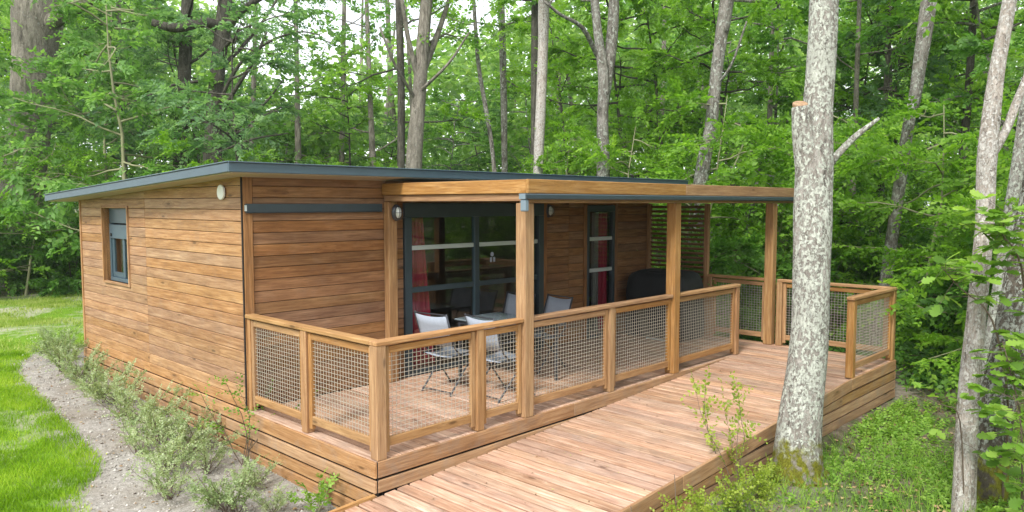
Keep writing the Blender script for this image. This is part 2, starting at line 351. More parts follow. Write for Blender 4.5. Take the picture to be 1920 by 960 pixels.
def build_ground():
    xs = np.unique(np.concatenate([np.arange(-8, 14, .22), np.linspace(-300, -8, 26), np.linspace(14, 320, 30)]))
    ys = np.unique(np.concatenate([np.arange(-8, 20, .22), np.linspace(-300, -8, 26), np.linspace(20, 320, 30)]))
    X, Y = np.meshgrid(xs, ys); Z = gz(X, Y); rng = np.random.default_rng(3); Z = Z + rng.normal(0, .006, Z.shape)
    V = np.stack([X, Y, Z], -1).reshape(-1, 3); nx = len(xs); i, j = np.meshgrid(np.arange(nx - 1), np.arange(len(ys) - 1)); a = (j * nx + i).ravel()
    F = np.stack([a, a + 1, a + nx + 1, a + nx], 1)
    k = NT('ground soil'); co = k.coord()
    n1, n2, n3 = k.noise(co, 1.1, 6, .65), k.noise(co, 14, 5, .7), k.noise(co, 70, 4, .7)
    gravel = k.ramp(n2, [(.3, (.17, .155, .132)), (.5, (.28, .262, .232)), (.7, (.39, .365, .325))])
    gravel = k.mix(k.mapr(n3, .48, .75, 0, .7), gravel, (.52, .49, .44)); gravel = k.mix(k.mapr(n1, .45, .62, 0, .6), gravel, (.20, .165, .12)); gravel = k.mix(k.mapr(n3, .42, .28, 0, .7), gravel, (.10, .09, .075))
    soil = k.ramp(n2, [(.3, (.08, .06, .042)), (.55, (.17, .135, .10)), (.75, (.30, .255, .20))])
    green = k.ramp(n2, [(.3, (.035, .07, .012)), (.6, (.07, .135, .02)), (.8, (.12, .19, .04))])
    forest = k.mix(k.mapr(n1, .42, .58), soil, green)
    turf = k.mix(k.mapr(k.noise(co, .55, 5, .7, .6), .47, .60), k.ramp(n2, [(.3, (.08, .17, .012)), (.7, (.16, .28, .02))]), k.ramp(n2, [(.3, (.26, .26, .16)), (.7, (.42, .40, .32))]))
    av = k.n('ShaderNodeAttribute', attribute_name='zone'); sp = k.n('ShaderNodeSeparateColor'); k.set(sp.inputs[0], av.outputs['Color'])
    col = k.mix(sp.outputs[0], forest, turf); col = k.mix(sp.outputs[1], col, gravel); col = k.mix(k.math('MULTIPLY', sp.outputs[2], .85), col, k.ramp(n2, [(.3, (.16, .135, .105)), (.7, (.34, .30, .25))]))
    k.set(k.p.inputs['Base Color'], col); k.p.inputs['Roughness'].default_value = .95; k.p.inputs['Specular IOR Level'].default_value = .1
    k.bump(k.math('ADD', n2, k.math('MULTIPLY', n3, .6)), .7, .03)
    me = np_mesh('ground', V, F, [k.m], smooth=np.ones(len(F), bool))
    x, y = V[:, 0], V[:, 1]
    lawn = is_lawn(x, y).astype(float); bed = ((x >= lawn_edge(y) - .12) & (x < 1.5) & (y < 9.2) & (y > -9)).astype(float)
    bare = np.exp(-((x - 8.4) / 1.3) ** 2 - ((y + 1.5) / 1.6) ** 2) + np.exp(-((y - 18.7) / .8) ** 2) * (x < 6) + .8 * np.exp(-((x - 2.6) / 1.2) ** 2 - ((y + 2.1) / .45) ** 2)
    c = np.stack([lawn * (1 - bed), bed, np.clip(bare, 0, 1), np.ones_like(x)], 1)
    a = me.color_attributes.new('zone', 'FLOAT_COLOR', 'POINT'); a.data.foreach_set('color', c.astype(np.float32).ravel())
    tag(link(bpy.data.objects.new('ground', me)), kind='structure')
build_ground()

# ------------------------------------------------------------------ grass, stones, weeds
def blades(name, x, y, h, w, mat, label, cat, rng, lean=.5):
    n = len(x); z = gz(x, y) - .005; a = rng.uniform(0, 6.28, n); l = rng.uniform(.1, lean, n) * h; b = rng.uniform(0, 6.28, n)
    B = np.stack([x, y, z], 1); W = np.stack([np.cos(a), np.sin(a), 0 * a], 1) * (w / 2)[:, None]; Ln = np.stack([np.cos(b) * l, np.sin(b) * l, h], 1)
    mid = B + Ln * .55 - np.stack([0 * h, 0 * h, h * -.06], 1)
    V = np.stack([B - W, B + W, mid + W * .8, mid - W * .8, B + Ln], 1).reshape(-1, 3); i = np.arange(n)[:, None] * 5
    F = np.concatenate([i + np.array([[0, 1, 2]]), i + np.array([[0, 2, 3]]), i + np.array([[3, 2, 4]])])
    tone = np.clip(.48 + .13 * patch(x, y, 2.6, 5) + .07 * patch(x, y, 9, 6) + rng.normal(0, .2, n), 0, 1); me = np_mesh(name, V, F, [mat], np.tile(tone, 3)); return tag(link(bpy.data.objects.new(name, me)), label, cat, kind='stuff')
def patch(x, y, s=1.0, seed=0):
    r = np.random.default_rng(seed); v = np.zeros_like(x)
    for k in range(9):
        a = r.uniform(0, 6.28); fq = s * r.uniform(.5, 2.6); v += np.sin((x * math.cos(a) + y * math.sin(a)) * fq + r.uniform(0, 6.28)) / (1 + .3 * k)
    return v
def build_lawn():
    rng = np.random.default_rng(11); n = 210000
    x, y = rng.uniform(-4.6, -.4, n), rng.uniform(.6, 9.3, n); k = is_lawn(x + rng.normal(0, .03, n), y); x, y = x[k], y[k]
    k = (patch(x, y, 2.2, 1) + .5 * patch(x, y, 7, 2) < 1.3) | (rng.random(len(x)) < .3); x, y = x[k], y[k]
    blades('lawn_grass', x, y, rng.uniform(.03, .075, len(x)), rng.uniform(.004, .008, len(x)), L_grass, 'lush mown green lawn beside the gravel bed', 'grass', rng, .9)
    n = 190000; x, y = rng.uniform(-3, 5.5, n), rng.uniform(9.0, 19.4, n); k = is_lawn(x, y); x, y = x[k], y[k]
    p = patch(x, y * 1.7, 1.1, 4); k = rng.random(len(x)) < np.where(p < -.5, .8, np.where(p < .4, .22, .04)); x, y = x[k], y[k]
    blades('sparse_grass', x, y, rng.uniform(.03, .08, len(x)), rng.uniform(.008, .015, len(x)), L_grassdry, 'thin patchy grass behind the cabin', 'grass', rng, .9)
build_lawn()
def build_stones():
    rng = np.random.default_rng(5); n = 15000; x, y = rng.uniform(-2.6, .1, n), rng.uniform(-.6, 9.2, n)
    k = (x > lawn_edge(y) - .06) & (x < -.02); x, y = x[k], y[k]; n = len(x); s = rng.gamma(2, .0030, n) + .003; z = gz(x, y)
    o = np.array([[1, 0, 0], [0, 1, 0], [-1, 0, 0], [0, -1, 0], [0, 0, .7], [0, 0, -.5]]); a = rng.uniform(0, 6.28, n)
    P = np.stack([x, y, z], 1)[:, None] + o[None] * s[:, None, None] * rng.uniform(.6, 1.35, (n, 6, 1)); i = np.arange(n)[:, None] * 6
    f = np.array([[0, 1, 4], [1, 2, 4], [2, 3, 4], [3, 0, 4], [1, 0, 5], [2, 1, 5], [3, 2, 5], [0, 3, 5]])
    F = (i[:, None] + f[None].reshape(1, 8, 3)).reshape(-1, 3)
    k = NT('pale grit'); k.set(k.p.inputs['Base Color'], k.ramp(k.n('ShaderNodeAttribute', attribute_name='rnd').outputs['Fac'], [(0, (.18, .165, .145)), (.5, (.33, .305, .27)), (1, (.50, .475, .43))])); k.p.inputs['Roughness'].default_value = .9
    me = np_mesh('gravel_stones', P.reshape(-1, 3), F, [k.m], np.repeat(rng.uniform(0, 1, n), 8)); tag(link(bpy.data.objects.new('gravel_stones', me)), 'loose pale grit scattered over the planting bed', 'gravel', kind='stuff')
build_stones()

def leaves_np(base, d, nrm, l, w=.32, fold=.07):
    """folded diamond leaves -> V,F (2 tris each)"""
    d = d / (np.linalg.norm(d, axis=1)[:, None] + 1e-9); s = np.cross(d, nrm); s /= np.linalg.norm(s, axis=1)[:, None] + 1e-9; up = np.cross(s, d); l = l[:, None]
    m = base + d * l * .45 + up * l * fold
    V = np.stack([base, m + s * l * w, base + d * l - up * l * fold, m - s * l * w], 1).reshape(-1, 3); i = np.arange(len(base))[:, None] * 4
    F = np.concatenate([i + np.array([[0, 1, 2]]), i + np.array([[0, 2, 3]])]); return V, F
def sprays(P, D, L, n, ls, rng, droop=.25, flat=.75, ang=.95):
    """leafy twigs: P,D (m,3) L (m,) -> base,d,normal,size,rnd for m*n leaves"""
    m = len(P); D = D / (np.linalg.norm(D, axis=1)[:, None] + 1e-9)
    up = np.array([0, 0, 1.]) * flat + rng.normal(0, .45, (m, 3)); S = np.cross(D, up); S /= np.linalg.norm(S, axis=1)[:, None] + 1e-9; N = np.cross(S, D)
    t = (np.arange(n) + rng.uniform(.1, .9, (m, n))) / n; side = np.where(np.arange(n) % 2, 1., -1.)[None, :] * np.ones((m, 1))
    pos = P[:, None] + D[:, None] * (L[:, None] * t)[..., None]; pos[..., 2] -= droop * L[:, None] * t ** 2
    a = ang * rng.uniform(.55, 1.25, (m, n)) * np.where(t > .93, .15, 1)
    d = D[:, None] * np.cos(a)[..., None] + S[:, None] * (np.sin(a) * side)[..., None] + rng.normal(0, .16, (m, n, 3)); d[..., 2] -= .18
    nr = N[:, None] + rng.normal(0, .32, (m, n, 3)); sz = ls * rng.uniform(.65, 1.25, (m, n)) * (1 - .25 * t)
    tone = np.clip(rng.normal(.5, .2, (m, 1)) + rng.normal(0, .14, (m, n)), 0, 1)
    return pos.reshape(-1, 3), d.reshape(-1, 3), nr.reshape(-1, 3), sz.ravel(), tone.ravel()
def weeds(name, x, y, mat, label, rng, nl=7, hs=.09, ls=.05):
    m = len(x); P = np.stack([x, y, gz(x, y)], 1); a = rng.uniform(0, 6.28, m); D = np.stack([np.cos(a) * .5, np.sin(a) * .5, np.ones(m)], 1) + rng.normal(0, .2, (m, 3))
    b, d, nr, s, t = sprays(P, D, hs * rng.uniform(.5, 1.6, m), nl, ls, rng, 0, .2, 1.3); d[:, 2] = np.abs(d[:, 2]) * .5 + .05; nr = nr * .4 + np.array([0, 0, 1.])
    V, F = leaves_np(b, d, nr, s); me = np_mesh(name, V, F, [mat], np.tile(t, 2)); return tag(link(bpy.data.objects.new(name, me)), label, 'ground cover', kind='stuff')
def build_weeds():
    rng = np.random.default_rng(21); n = 15000
    x, y = rng.uniform(1.2, 10, n), rng.uniform(-6.0, -1.85, n); p = patch(x, y, 1.6, 9)
    bare = np.exp(-((x - 8.4) / 1.2) ** 2 - ((y + 1.5) / 1.4) ** 2) > .35
    k = (rng.random(n) < np.where(p > .1, .95, np.where(p > -.8, .45, .08))) & ~(bare & (rng.random(n) < .9)) & ~((x < 3.0) & (rng.random(n) < .6)); x, y = x[k], y[k]
    weeds('weed_carpet', x, y, L_weed, 'low bright green weeds around the lichen trunk', rng)
    n = 15000; x, y = rng.uniform(2.0, 10.5, n), rng.uniform(-6.0, -1.9, n); k = (patch(x, y, 1.2, 3) > .2) & ~((np.hypot(x - 8.4, y + 1.4) < 1.0)); x, y = x[k], y[k]
    blades('wild_grass', x, y, rng.uniform(.07, .19, len(x)), rng.uniform(.004, .009, len(x)), L_weed, 'longer wild grass growing on the woodland floor', 'grass', rng, 1.0)
    # woodland floor: behind the cabin, right of the deck and along the edge of the lawn
    n = 30000; x, y = rng.uniform(-6, 26, n), rng.uniform(-9, 30, n)
    k = ((y > 18.9 + .8 * np.sin(x)) | (x > 8.6)) & (rng.random(n) < .8) & (np.hypot(x - 8.6, y + 1.2) > 1.3); x, y = x[k], y[k]
    weeds('forest_floor_plants', x, y, L_mid, 'green plants covering the shady woodland floor', rng, 8, .32, .12)
build_weeds()

# ------------------------------------------------------------------ cabin
D, DB, XE = 2.28, 7.29, 7.34           # facade plane, rear plane, cabin length
HF, HB, PITCH_Z = 2.42, 2.19, .1215
def roof_z(y): return HF + (HB - HF) * (y - D) / (DB - D)
cabin = empty('cabin', (3.6, 4.8, -.4), 'brown timber clad cabin with dark flat roof edge beside the terrace', 'cabin')
def cut_rows(z1, a, b, seams, openings, rnd):
    """rectangles (a0,a1,z0,z1) of planks for one facade"""
    out = []; k = 0
    while k * PITCH_Z < z1 - .01:
        lo, hi = k * PITCH_Z, min((k + 1) * PITCH_Z, z1); k += 1
        xs = [a] + [s + rnd.uniform(-.004, .004) for s in seams] + [b]
        for s0, s1 in zip(xs[:-1], xs[1:]):
            pieces = [(s0, s1, lo, hi)]
            for (o0, o1, p0, p1) in openings:
                new = []
                for (u0, u1, v0, v1) in pieces:
                    if u1 <= o0 or u0 >= o1 or v1 <= p0 or v0 >= p1: new.append((u0, u1, v0, v1)); continue
                    if u0 < o0: new.append((u0, o0, v0, v1))
                    if u1 > o1: new.append((o1, u1, v0, v1))
                    if v0 < p0: new.append((max(u0, o0), min(u1, o1), v0, p0))
                    if v1 > p1: new.append((max(u0, o0), min(u1, o1), p1, v1))
                pieces = new
            out += [q for q in pieces if q[1] - q[0] > .015 and q[3] - q[2] > .012]
    return out
rp = random.Random(4)
# end wall (x = 0, facing the lawn), window opening y 5.38..6.34, z 1.06..2.07
WIN = (5.40, 6.32, 1.065, 2.065)
def wall_with_hole(name, poly_lo, a, b, hole, fn, mat):
    pass
def backing(name, rects, plane, mat, th):
    """sheathing behind the planks: one mesh made of rectangles"""
    V, F = [], []
    for (a, b, z0, z1) in rects:
        i = len(V)
        if plane[0] == 'x': V += [(plane[1] + s, q, z) for s in (0, th) for q, z in ((a, z0), (b, z0), (b, z1), (a, z1))]
        else: V += [(q, plane[1] + s, z) for s in (0, th) for q, z in ((a, z0), (b, z0), (b, z1), (a, z1))]
        F += [(i, i + 1, i + 2, i + 3), (i + 7, i + 6, i + 5, i + 4), (i, i + 4, i + 5, i + 1), (i + 1, i + 5, i + 6, i + 2), (i + 2, i + 6, i + 7, i + 3), (i + 3, i + 7, i + 4, i)]
    return mesh_obj(name, V, F, mat, cabin)
end_wall = backing('end_wall', [(D + .03, WIN[0], -.2, 2.28), (WIN[1], DB, -.2, 2.19), (WIN[0], WIN[1], -.2, WIN[2]), (WIN[0], WIN[1], WIN[3], 2.20)], ('x', .026), M_backing, .09)
for (a, b, z0, z1) in cut_rows(2.42, D + .012, DB - .03, [4.83], [WIN], rp):
    zt0, zt1 = min(z1, roof_z(a) - .0), min(z1, roof_z(b))
    if zt1 - z0 < .004 and zt0 - z0 < .02: continue
    if zt1 < z1 - .001 or zt0 < z1 - .001:      # under the slope of the roof
        bb = b if zt1 > z0 else a + (b - a) * (zt0 - z0) / max(1e-6, (roof_z(a) - roof_z(b)))
        poly = [(0, .003), (bb - a, .003), (bb - a, max(roof_z(bb) - z0, .004) if roof_z(bb) < z1 else z1 - z0 - .003), (0, zt0 - z0 if roof_z(a) < z1 else z1 - z0 - .003)]
        prism('plank', end_wall, [(-p, q) for p, q in poly][::-1], (0.024, a, z0), (0, -1, 0), (0, 0, 1), .022, M_clad)
    else:
        j = rp.uniform(0, .0025)
        box('plank', end_wall, (j, a + .0012, z0 + .0025), (.025, b - .0012, z1 - .0025), M_clad, .005)
box('corner_board', cabin, (-.012, DB - .03, -.0), (.07, DB + .02, HB), M_frame)
# front wall
DOOR = (2.06, 4.60, -.1, 2.13); NARROW = (5.62, 6.34, -.1, 2.10)
front_wall = backing('front_wall', [(.03, DOOR[0], -.2, 2.40), (DOOR[1], NARROW[0], -.2, 2.40), (NARROW[1], XE, -.2, 2.40), (DOOR[0], DOOR[1], DOOR[3], 2.40), (NARROW[0], NARROW[1], NARROW[3], 2.40)], ('y', D + .026), M_backing, .09)
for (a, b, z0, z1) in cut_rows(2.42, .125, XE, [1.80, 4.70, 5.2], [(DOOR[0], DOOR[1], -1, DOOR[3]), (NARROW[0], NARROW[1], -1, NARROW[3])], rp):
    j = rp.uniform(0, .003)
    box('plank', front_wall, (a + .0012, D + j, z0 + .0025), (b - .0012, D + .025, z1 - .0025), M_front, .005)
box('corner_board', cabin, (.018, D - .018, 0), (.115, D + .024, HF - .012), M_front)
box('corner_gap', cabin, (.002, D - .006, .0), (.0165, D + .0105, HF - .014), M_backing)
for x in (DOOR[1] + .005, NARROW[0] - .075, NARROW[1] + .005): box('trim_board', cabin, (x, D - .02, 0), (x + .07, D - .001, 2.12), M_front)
box('trim_board', cabin, (NARROW[0] - .075, D - .022, 2.122), (NARROW[1] + .075, D - .001, 2.18), M_front)
# far end, rear wall and room
box('far_wall', cabin, (XE - .1, D + .13, -.2), (XE, DB, 2.17), M_room); box('rear_wall', cabin, (.12, DB - .08, -.2), (XE - .11, DB, 2.17), M_room)
box('room_floor', cabin, (.12, D + .12, -.09), (XE - .11, DB - .09, -.01), M_roomfloor); box('ceiling', cabin, (.12, D + .12, 2.12), (XE - .11, DB - .09, 2.165), M_room)
box('room_divider', cabin, (4.75, D + .125, -.008), (4.83, DB - .1, 2.115), M_room); box('lining', cabin, (.118, D + .125, 0), (.13, WIN[0] - .1, 2.115), M_room)
# roof: sloping slab with metal edge
RX0, RX1, RY0, RY1 = -.32, 7.85, 1.84, 7.77
def rz(y): return 2.50 + (2.235 - 2.50) * (y - RY0) / (RY1 - RY0)
sl = Vector((0, RY1 - RY0, rz(RY1) - rz(RY0))).normalized(); upn = Vector((0, -sl.z, sl.y))
def rpt(x, y, dz): return (x, y, rz(y) + dz)
roof = bar('roof', cabin, rpt((RX0 + RX1) / 2, RY0 + .03, -.03), rpt((RX0 + RX1) / 2, RY1 - .03, -.03), RX1 - RX0 - .06, .045, M_roofm, upn)
bar('soffit', roof, rpt((RX0 + RX1) / 2, RY0 + .025, -.069), rpt((RX0 + RX1) / 2, RY1 - .025, -.069), RX1 - RX0 - .05, .028, M_soffit, upn)
bar('fascia', roof, rpt(RX0, RY0 + .02, -.03), rpt(RX0, RY1, -.03), .018, .088, M_roofm, upn)
bar('fascia', roof, rpt(RX1, RY0 + .02, -.03), rpt(RX1, RY1, -.03), .018, .088, M_roofm, upn)
bar('fascia', roof, (RX0 - .009, RY0 + .01, rz(RY0) - .03), (RX1 + .009, RY0 + .01, rz(RY0) - .03), .018, .09, M_roofm)
bar('fascia', roof, (RX0, RY1 + .01, rz(RY1) - .03), (RX1, RY1 + .01, rz(RY1) - .03), .018, .088, M_roofm)
bar('drip_edge', roof, (RX0 - .012, RY0 - .004, rz(RY0) + .02), (RX1 + .012, RY0 - .004, rz(RY0) + .02), .03, .012, M_roofm, ch=.003)
bar('drip_edge', roof, rpt(RX0 - .006, RY0 + .012, .022), rpt(RX0 - .006, RY1, .022), .03, .012, M_roofm, upn, ch=.003)
bar('eave_board', roof, (RX0 + .04, D - .035, HF - .012), (XE, D - .035, HF - .012), .03, .03, M_soffit)
# round vent
def disc(name, parent, c, nrm, r, th, mat, seg=24):
    M, _ = frame(Vector(c), Vector(c) + Vector(nrm) * th, (0, .01, 1)); V, F = [], []
    for s, q in ((-th / 2, r), (th * .3, r), (th / 2, r * .86)): V += [(s, q * math.cos(6.2832 * k / seg), q * math.sin(6.2832 * k / seg)) for k in range(seg)]
    for j in range(2): F += [(j * seg + k, j * seg + (k + 1) % seg, (j + 1) * seg + (k + 1) % seg, (j + 1) * seg + k) for k in range(seg)]
    F += [tuple(range(2 * seg, 3 * seg)), tuple(range(seg))[::-1]]
    return mesh_obj(name, V, F, mat, parent, M)
vent = disc('wall_vent', cabin, (-.012, 2.67, 2.245), (-1, 0, 0), .078, .022, M_white)
for k in range(5): box('louvre', vent, (-.029, 2.67 - .055, 2.21 + k * .0165), (-.024, 2.67 + .055, 2.218 + k * .0165), M_white, .001)
# end wall window: timber reveal, shutter box, sash
window = backing('window', [(WIN[0] + .02, WIN[1] - .02, WIN[2] + .02, WIN[3] - .02)], ('x', .20), M_room, .01)
window.hide_render = False
for lo, hi in (((-.022, WIN[0] - .03, WIN[2] - .03), (.12, WIN[0] + .0, WIN[3] + .03)), ((-.022, WIN[1], WIN[2] - .03), (.12, WIN[1] + .03, WIN[3] + .03))): box('casing', window, lo, hi, M_clad)
box('casing', window, (-.02, WIN[0] + .002, WIN[3]), (.12, WIN[1] - .002, WIN[3] + .028), M_clad); box('sill', window, (-.02, WIN[0] + .002, WIN[2] - .03), (.12, WIN[1] - .002, WIN[2]), M_clad)
box('shutter_box', window, (.075, WIN[0] + .002, 1.86), (.118, WIN[1] - .002, WIN[3] - .002), M_roofm)
sb = box('shutter', window, (.06, WIN[0] + .035, 1.65), (.1, WIN[1] - .035, 1.84), M_roofm)
for y in (WIN[0] + .12, WIN[1] - .12): disc('stop', sb, (.056, y, 1.70), (-1, 0, 0), .022, .012, M_backing, 10)
for lo, hi in (((.07, WIN[0] + .002, WIN[2] + .002), (.118, WIN[0] + .055, 1.855)), ((.07, WIN[1] - .055, WIN[2] + .002), (.118, WIN[1] - .002, 1.855)), ((.05, WIN[0] + .056, WIN[2] + .002), (.118, WIN[1] - .056, WIN[2] + .05))): box('frame', window, lo, hi, M_roofm)
for lo, hi in (((.085, 5.80, WIN[2] + .052), (.115, 5.87, 1.648)), ((.085, WIN[1] - .13, WIN[2] + .052), (.115, WIN[1] - .057, 1.648)), ((.085, 5.872, WIN[2] + .052), (.115, WIN[1] - .132, WIN[2] + .12))): box('sash', window, lo, hi, M_roofm)
box('pane', window, (.099, WIN[0] + .056, WIN[2] + .06), (.104, 5.80, 1.648), M_glass, .001); box('pane', window, (.099, 5.872, WIN[2] + .122), (.104, WIN[1] - .132, 1.648), M_glass, .001)
# sliding shutter track above the glazed door
track = box('shutter_track', cabin, (.035, D - .055, 2.035), (1.715, D - .002, 2.125), M_dark, .004)
box('track_lip', track, (.037, D - .062, 2.028), (1.713, D - .04, 2.0345), M_dark, .002); box('track_end', track, (.028, D - .06, 2.05), (.0345, D - .003, 2.11), M_alu, .001)
# sliding glass door
gd = box('glass_door', cabin, (DOOR[0] + .002, D - .03, 1.955), (DOOR[1] - .002, D + .07, DOOR[3] - .002), M_dark)
def gframe(lo, hi, name='frame', m=M_dark): return box(name, gd, lo, hi, m)
gframe((DOOR[0] + .002, D - .03, 0), (DOOR[0] + .11, D + .07, 1.953)); gframe((DOOR[1] - .11, D - .03, 0), (DOOR[1] - .002, D + .07, 1.953)); gframe((DOOR[0] + .112, D - .03, 0), (DOOR[1] - .112, D + .07, .06))
gframe((3.24, D - .012, .062), (3.32, D + .05, 1.953), 'mullion'); gframe((3.225, D - .02, .062), (3.239, D + .03, 1.953), 'handle_rail', M_roofm)
for a, b in ((DOOR[0] + .112, 3.224), (3.321, DOOR[1] - .112)):
    gframe((a, D - .008, 1.03), (b, D + .045, 1.095), 'transom'); gframe((a, D - .004, 1.555), (b, D + .03, 1.61), 'glazing_bar', M_alu)
    for z0, z1 in ((.061, 1.029), (1.096, 1.554), (1.611, 1.954)): gframe((a, D + .014, z0), (b, D + .02, z1), 'pane', M_glass)
st = disc('sticker', gd, (3.58, D + .012, 1.44), (0, -1, 0), .032, .002, M_fabric, 16)
for x in (3.54, 3.60): box('sticker_foot', st, (x, D + .0105, 1.335), (x + .038, D + .0125, 1.40), M_fabric, .0005)
# narrow door
nd = box('narrow_door', cabin, (NARROW[0] + .002, D - .02, 2.0), (NARROW[1] - .002, D + .06, NARROW[3] - .002), M_dark)
for lo, hi in (((NARROW[0] + .002, D - .02, 0), (NARROW[0] + .06, D + .06, 1.998)), ((NARROW[1] - .06, D - .02, 0), (NARROW[1] - .002, D + .06, 1.998)), ((NARROW[0] + .062, D - .02, 0), (NARROW[1] - .062, D + .06, .06))): box('frame', nd, lo, hi, M_dark)
for z in (1.05, 1.545): box('glazing_bar', nd, (NARROW[0] + .061, D - .006, z), (NARROW[1] - .061, D + .03, z + .058), M_alu)
for z0, z1 in ((.061, 1.049), (1.109, 1.544), (1.604, 1.999)): box('pane', nd, (NARROW[0] + .061, D + .014, z0), (NARROW[1] - .061, D + .02, z1), M_glass)
# curtains inside
def curtain(name, x0, x1, xt0, xt1, z0, z1, y, mat, label, folds):
    V, F = [], []; n, m = 60, 14
    for j in range(m + 1):
        t = j / m; a, b = xt0 + (x0 - xt0) * t, xt1 + (x1 - xt1) * t; z = z1 + (z0 - z1) * t
        for i in range(n + 1):
            u = i / n; V.append((a + (b - a) * u, y + .03 * math.sin(u * folds * 6.283 + .6 * math.sin(t * 3)) * (.6 + .4 * t) + .006 * math.sin(u * 40 + t * 5), z))
    for j in range(m):
        for i in range(n): k = j * (n + 1) + i; F.append((k, k + 1, k + n + 2, k + n + 1))
    o = mesh_obj(name, V, F, mat, None, None, True); md = o.modifiers.new('cloth', 'SOLIDIFY'); md.thickness = .004; return tag(o, label, 'curtain')
curtain('curtain', 2.19, 2.62, 2.24, 2.44, .08, 1.95, D + .10, M_red, 'dark red curtain gathered behind the left edge of the wide glass door', 4)
curtain('curtain', 6.02, 6.27, 6.02, 6.27, .08, 1.98, D + .10, M_red, 'dark red curtain behind the narrow glass door', 3)
curtain('net_curtain', 5.88, 6.01, 5.88, 6.01, .08, 1.98, D + .085, M_net, 'grey patterned net curtain beside the red one in the narrow door', 2)

# wall lamps
def wall_lamp(c, label):
    t = empty('wall_lamp', c, label, 'lamp', 'bulkhead lamps on the facade'); x, y, z = c
    def oval(name, parent, yy, rx, rzz, mat, bulge):
        seg, rings = 20, 6; V, F = [], []
        for j in range(rings + 1):
            a = j / rings * math.pi / 2
            V += [(rx * math.cos(a) * math.cos(6.2832 * k / seg), -bulge * math.sin(a), rzz * math.cos(a) * math.sin(6.2832 * k / seg)) for k in range(seg)]
        for j in range(rings): F += [(j * seg + k, j * seg + (k + 1) % seg, (j + 1) * seg + (k + 1) % seg, (j + 1) * seg + k) for k in range(seg)]
        return mesh_obj(name, V, F, mat, parent, Matrix.Translation((x, yy, z)), True)
    base = oval('base', t, y, .07, .098, M_leg, .045); oval('bulb', t, y - .035, .036, .066, M_white, .05); oval('lens', t, y - .022, .056, .088, M_lampglass, .075)
    cg = Tubes()
    for dx in (-.028, 0, .028): cg.add([(x + dx, y - .03 - .072 * math.sin(a), z + .088 * math.cos(a)) for a in np.linspace(.1, 3.04, 9)], [.003] * 9, 5)
    cg.add([(x + .058 * math.cos(a), y - .02 - .075 * abs(math.sin(a)), z) for a in np.linspace(.1, 3.04, 9)], [.003] * 9, 5)
    link(bpy.data.objects.new('guard', cg.mesh('guard', M_leg)), Matrix.Identity(4), t)
wall_lamp((1.845, D - .147, 2.02), 'oval caged lamp on the timber post left of the glass door')
wall_lamp((4.72, D - .005, 2.02), 'oval caged lamp in shade on the wall right of the glass door')

# ------------------------------------------------------------------ terrace
W = 1.72; RT = 5.75                    # ramp width, x where the ramp reaches the terrace
terrace = empty('terrace', (3.6, 1.1, -.5), 'raised timber terrace of long boards under the pergola roof', 'terrace')
BP = .1425; nb = int(round((XE + .0) / BP)); bw = XE / nb
for k in range(nb):
    x = (k + .5) * bw; y0 = .03 if x < RT else -W + .03
    bar('board', terrace, (x, y0, -.014 - rp.uniform(0, .002)), (x, D - .003, -.014 - rp.uniform(0, .002)), bw - .014, .026, M_deck, ch=.006)
rows = [(-.138, 0), (-.264, -.157), (-.390, -.283), (-.516, -.409), (-.65, -.535)]
def skirt(parent, A, B, seams, rws, mat=M_rim, nrm=(0, 0, 1), up0=None):
    A, B = Vector(A), Vector(B); d = B - A; ts = [0] + [s / d.length for s in seams] + [1]
    for r, (z0, z1) in enumerate(rws):
        sh = 0 if r % 2 == 0 else .18
        tt = [0] + [min(.97, max(.03, t + sh / d.length)) for t in ts[1:-1]] + [1]
        for t0, t1 in zip(tt[:-1], tt[1:]):
            a, b = A + d * t0, A + d * t1; e = d.normalized() * .0015; j = rp.uniform(-.002, .002)
            n = Vector((d.y, -d.x, 0)).normalized() * j
            bar('skirt_board', parent, a + e + n + Vector((0, 0, (z0 + z1) / 2)), b - e + n + Vector((0, 0, (z0 + z1) / 2)), .027, z1 - z0, mat, ch=.006)
skirt(terrace, (-.016, .002, 0), (-.016, DB, 0), [2.5, 4.9], rows)
skirt(terrace, (.0, .0135, 0), (RT + .2, .0135, 0), [2.55], rows[:2])
skirt(terrace, (XE + .016, -W, 0), (XE + .016, 2.5, 0), [2.0], rows[:4])
box('corner_gap', terrace, (.0005, .003, -.52), (.006, .02, -.002), M_backing)
box('substructure', terrace, (.02, .06, -.5), (XE - .02, D - .02, -.045), M_backing)
box('joist_end', terrace, (RT + .2, -W + .04, -.5), (XE - .02, .055, -.045), M_backing)
# ramp
RX = -4.6; SLOPE = .275 / RT
def rmp(x): return -.275 + SLOPE * x
ramp = empty('ramp', (1.5, -.9, -.5), 'sloping timber ramp of cross boards along the terrace front', 'ramp')
rd = Vector((1, 0, SLOPE)).normalized(); ru = Vector((-SLOPE, 0, 1)).normalized(); nrb = int((RT - RX) / .132); rbw = (RT - RX) / nrb
for k in range(nrb):
    x = RX + (k + .5) * rbw; e = rp.uniform(0, .003)
    bar('board', ramp, (x, -W + .028, rmp(x) - .014 - e), (x, -.003 if x > -.02 else -.02, rmp(x) - .014 - e), .026, rbw - .021, M_deck, up=rd, ch=.006)
for a, b in ((RX, -1.2), (-1.2, 1.9), (1.9, RT + .3)):
    zb = min(0, rmp(b)) if b > RT else rmp(b)
    if b > RT: bar('rim_board', ramp, (a, -W + .012, rmp(a) - .066), (RT, -W + .012, -.066), .028, .145, M_rim, up=ru, ch=.006)
    else: bar('rim_board', ramp, (a, -W + .012, rmp(a) - .066), (b - .002, -W + .012, rmp(b) - .066), .028, .145, M_rim, up=ru, ch=.006)
bar('rim_board', ramp, (RX, .0, rmp(RX) - .055), (-.034, .0, rmp(-.03) - .055), .034, .15, M_frame, up=ru, ch=.006)
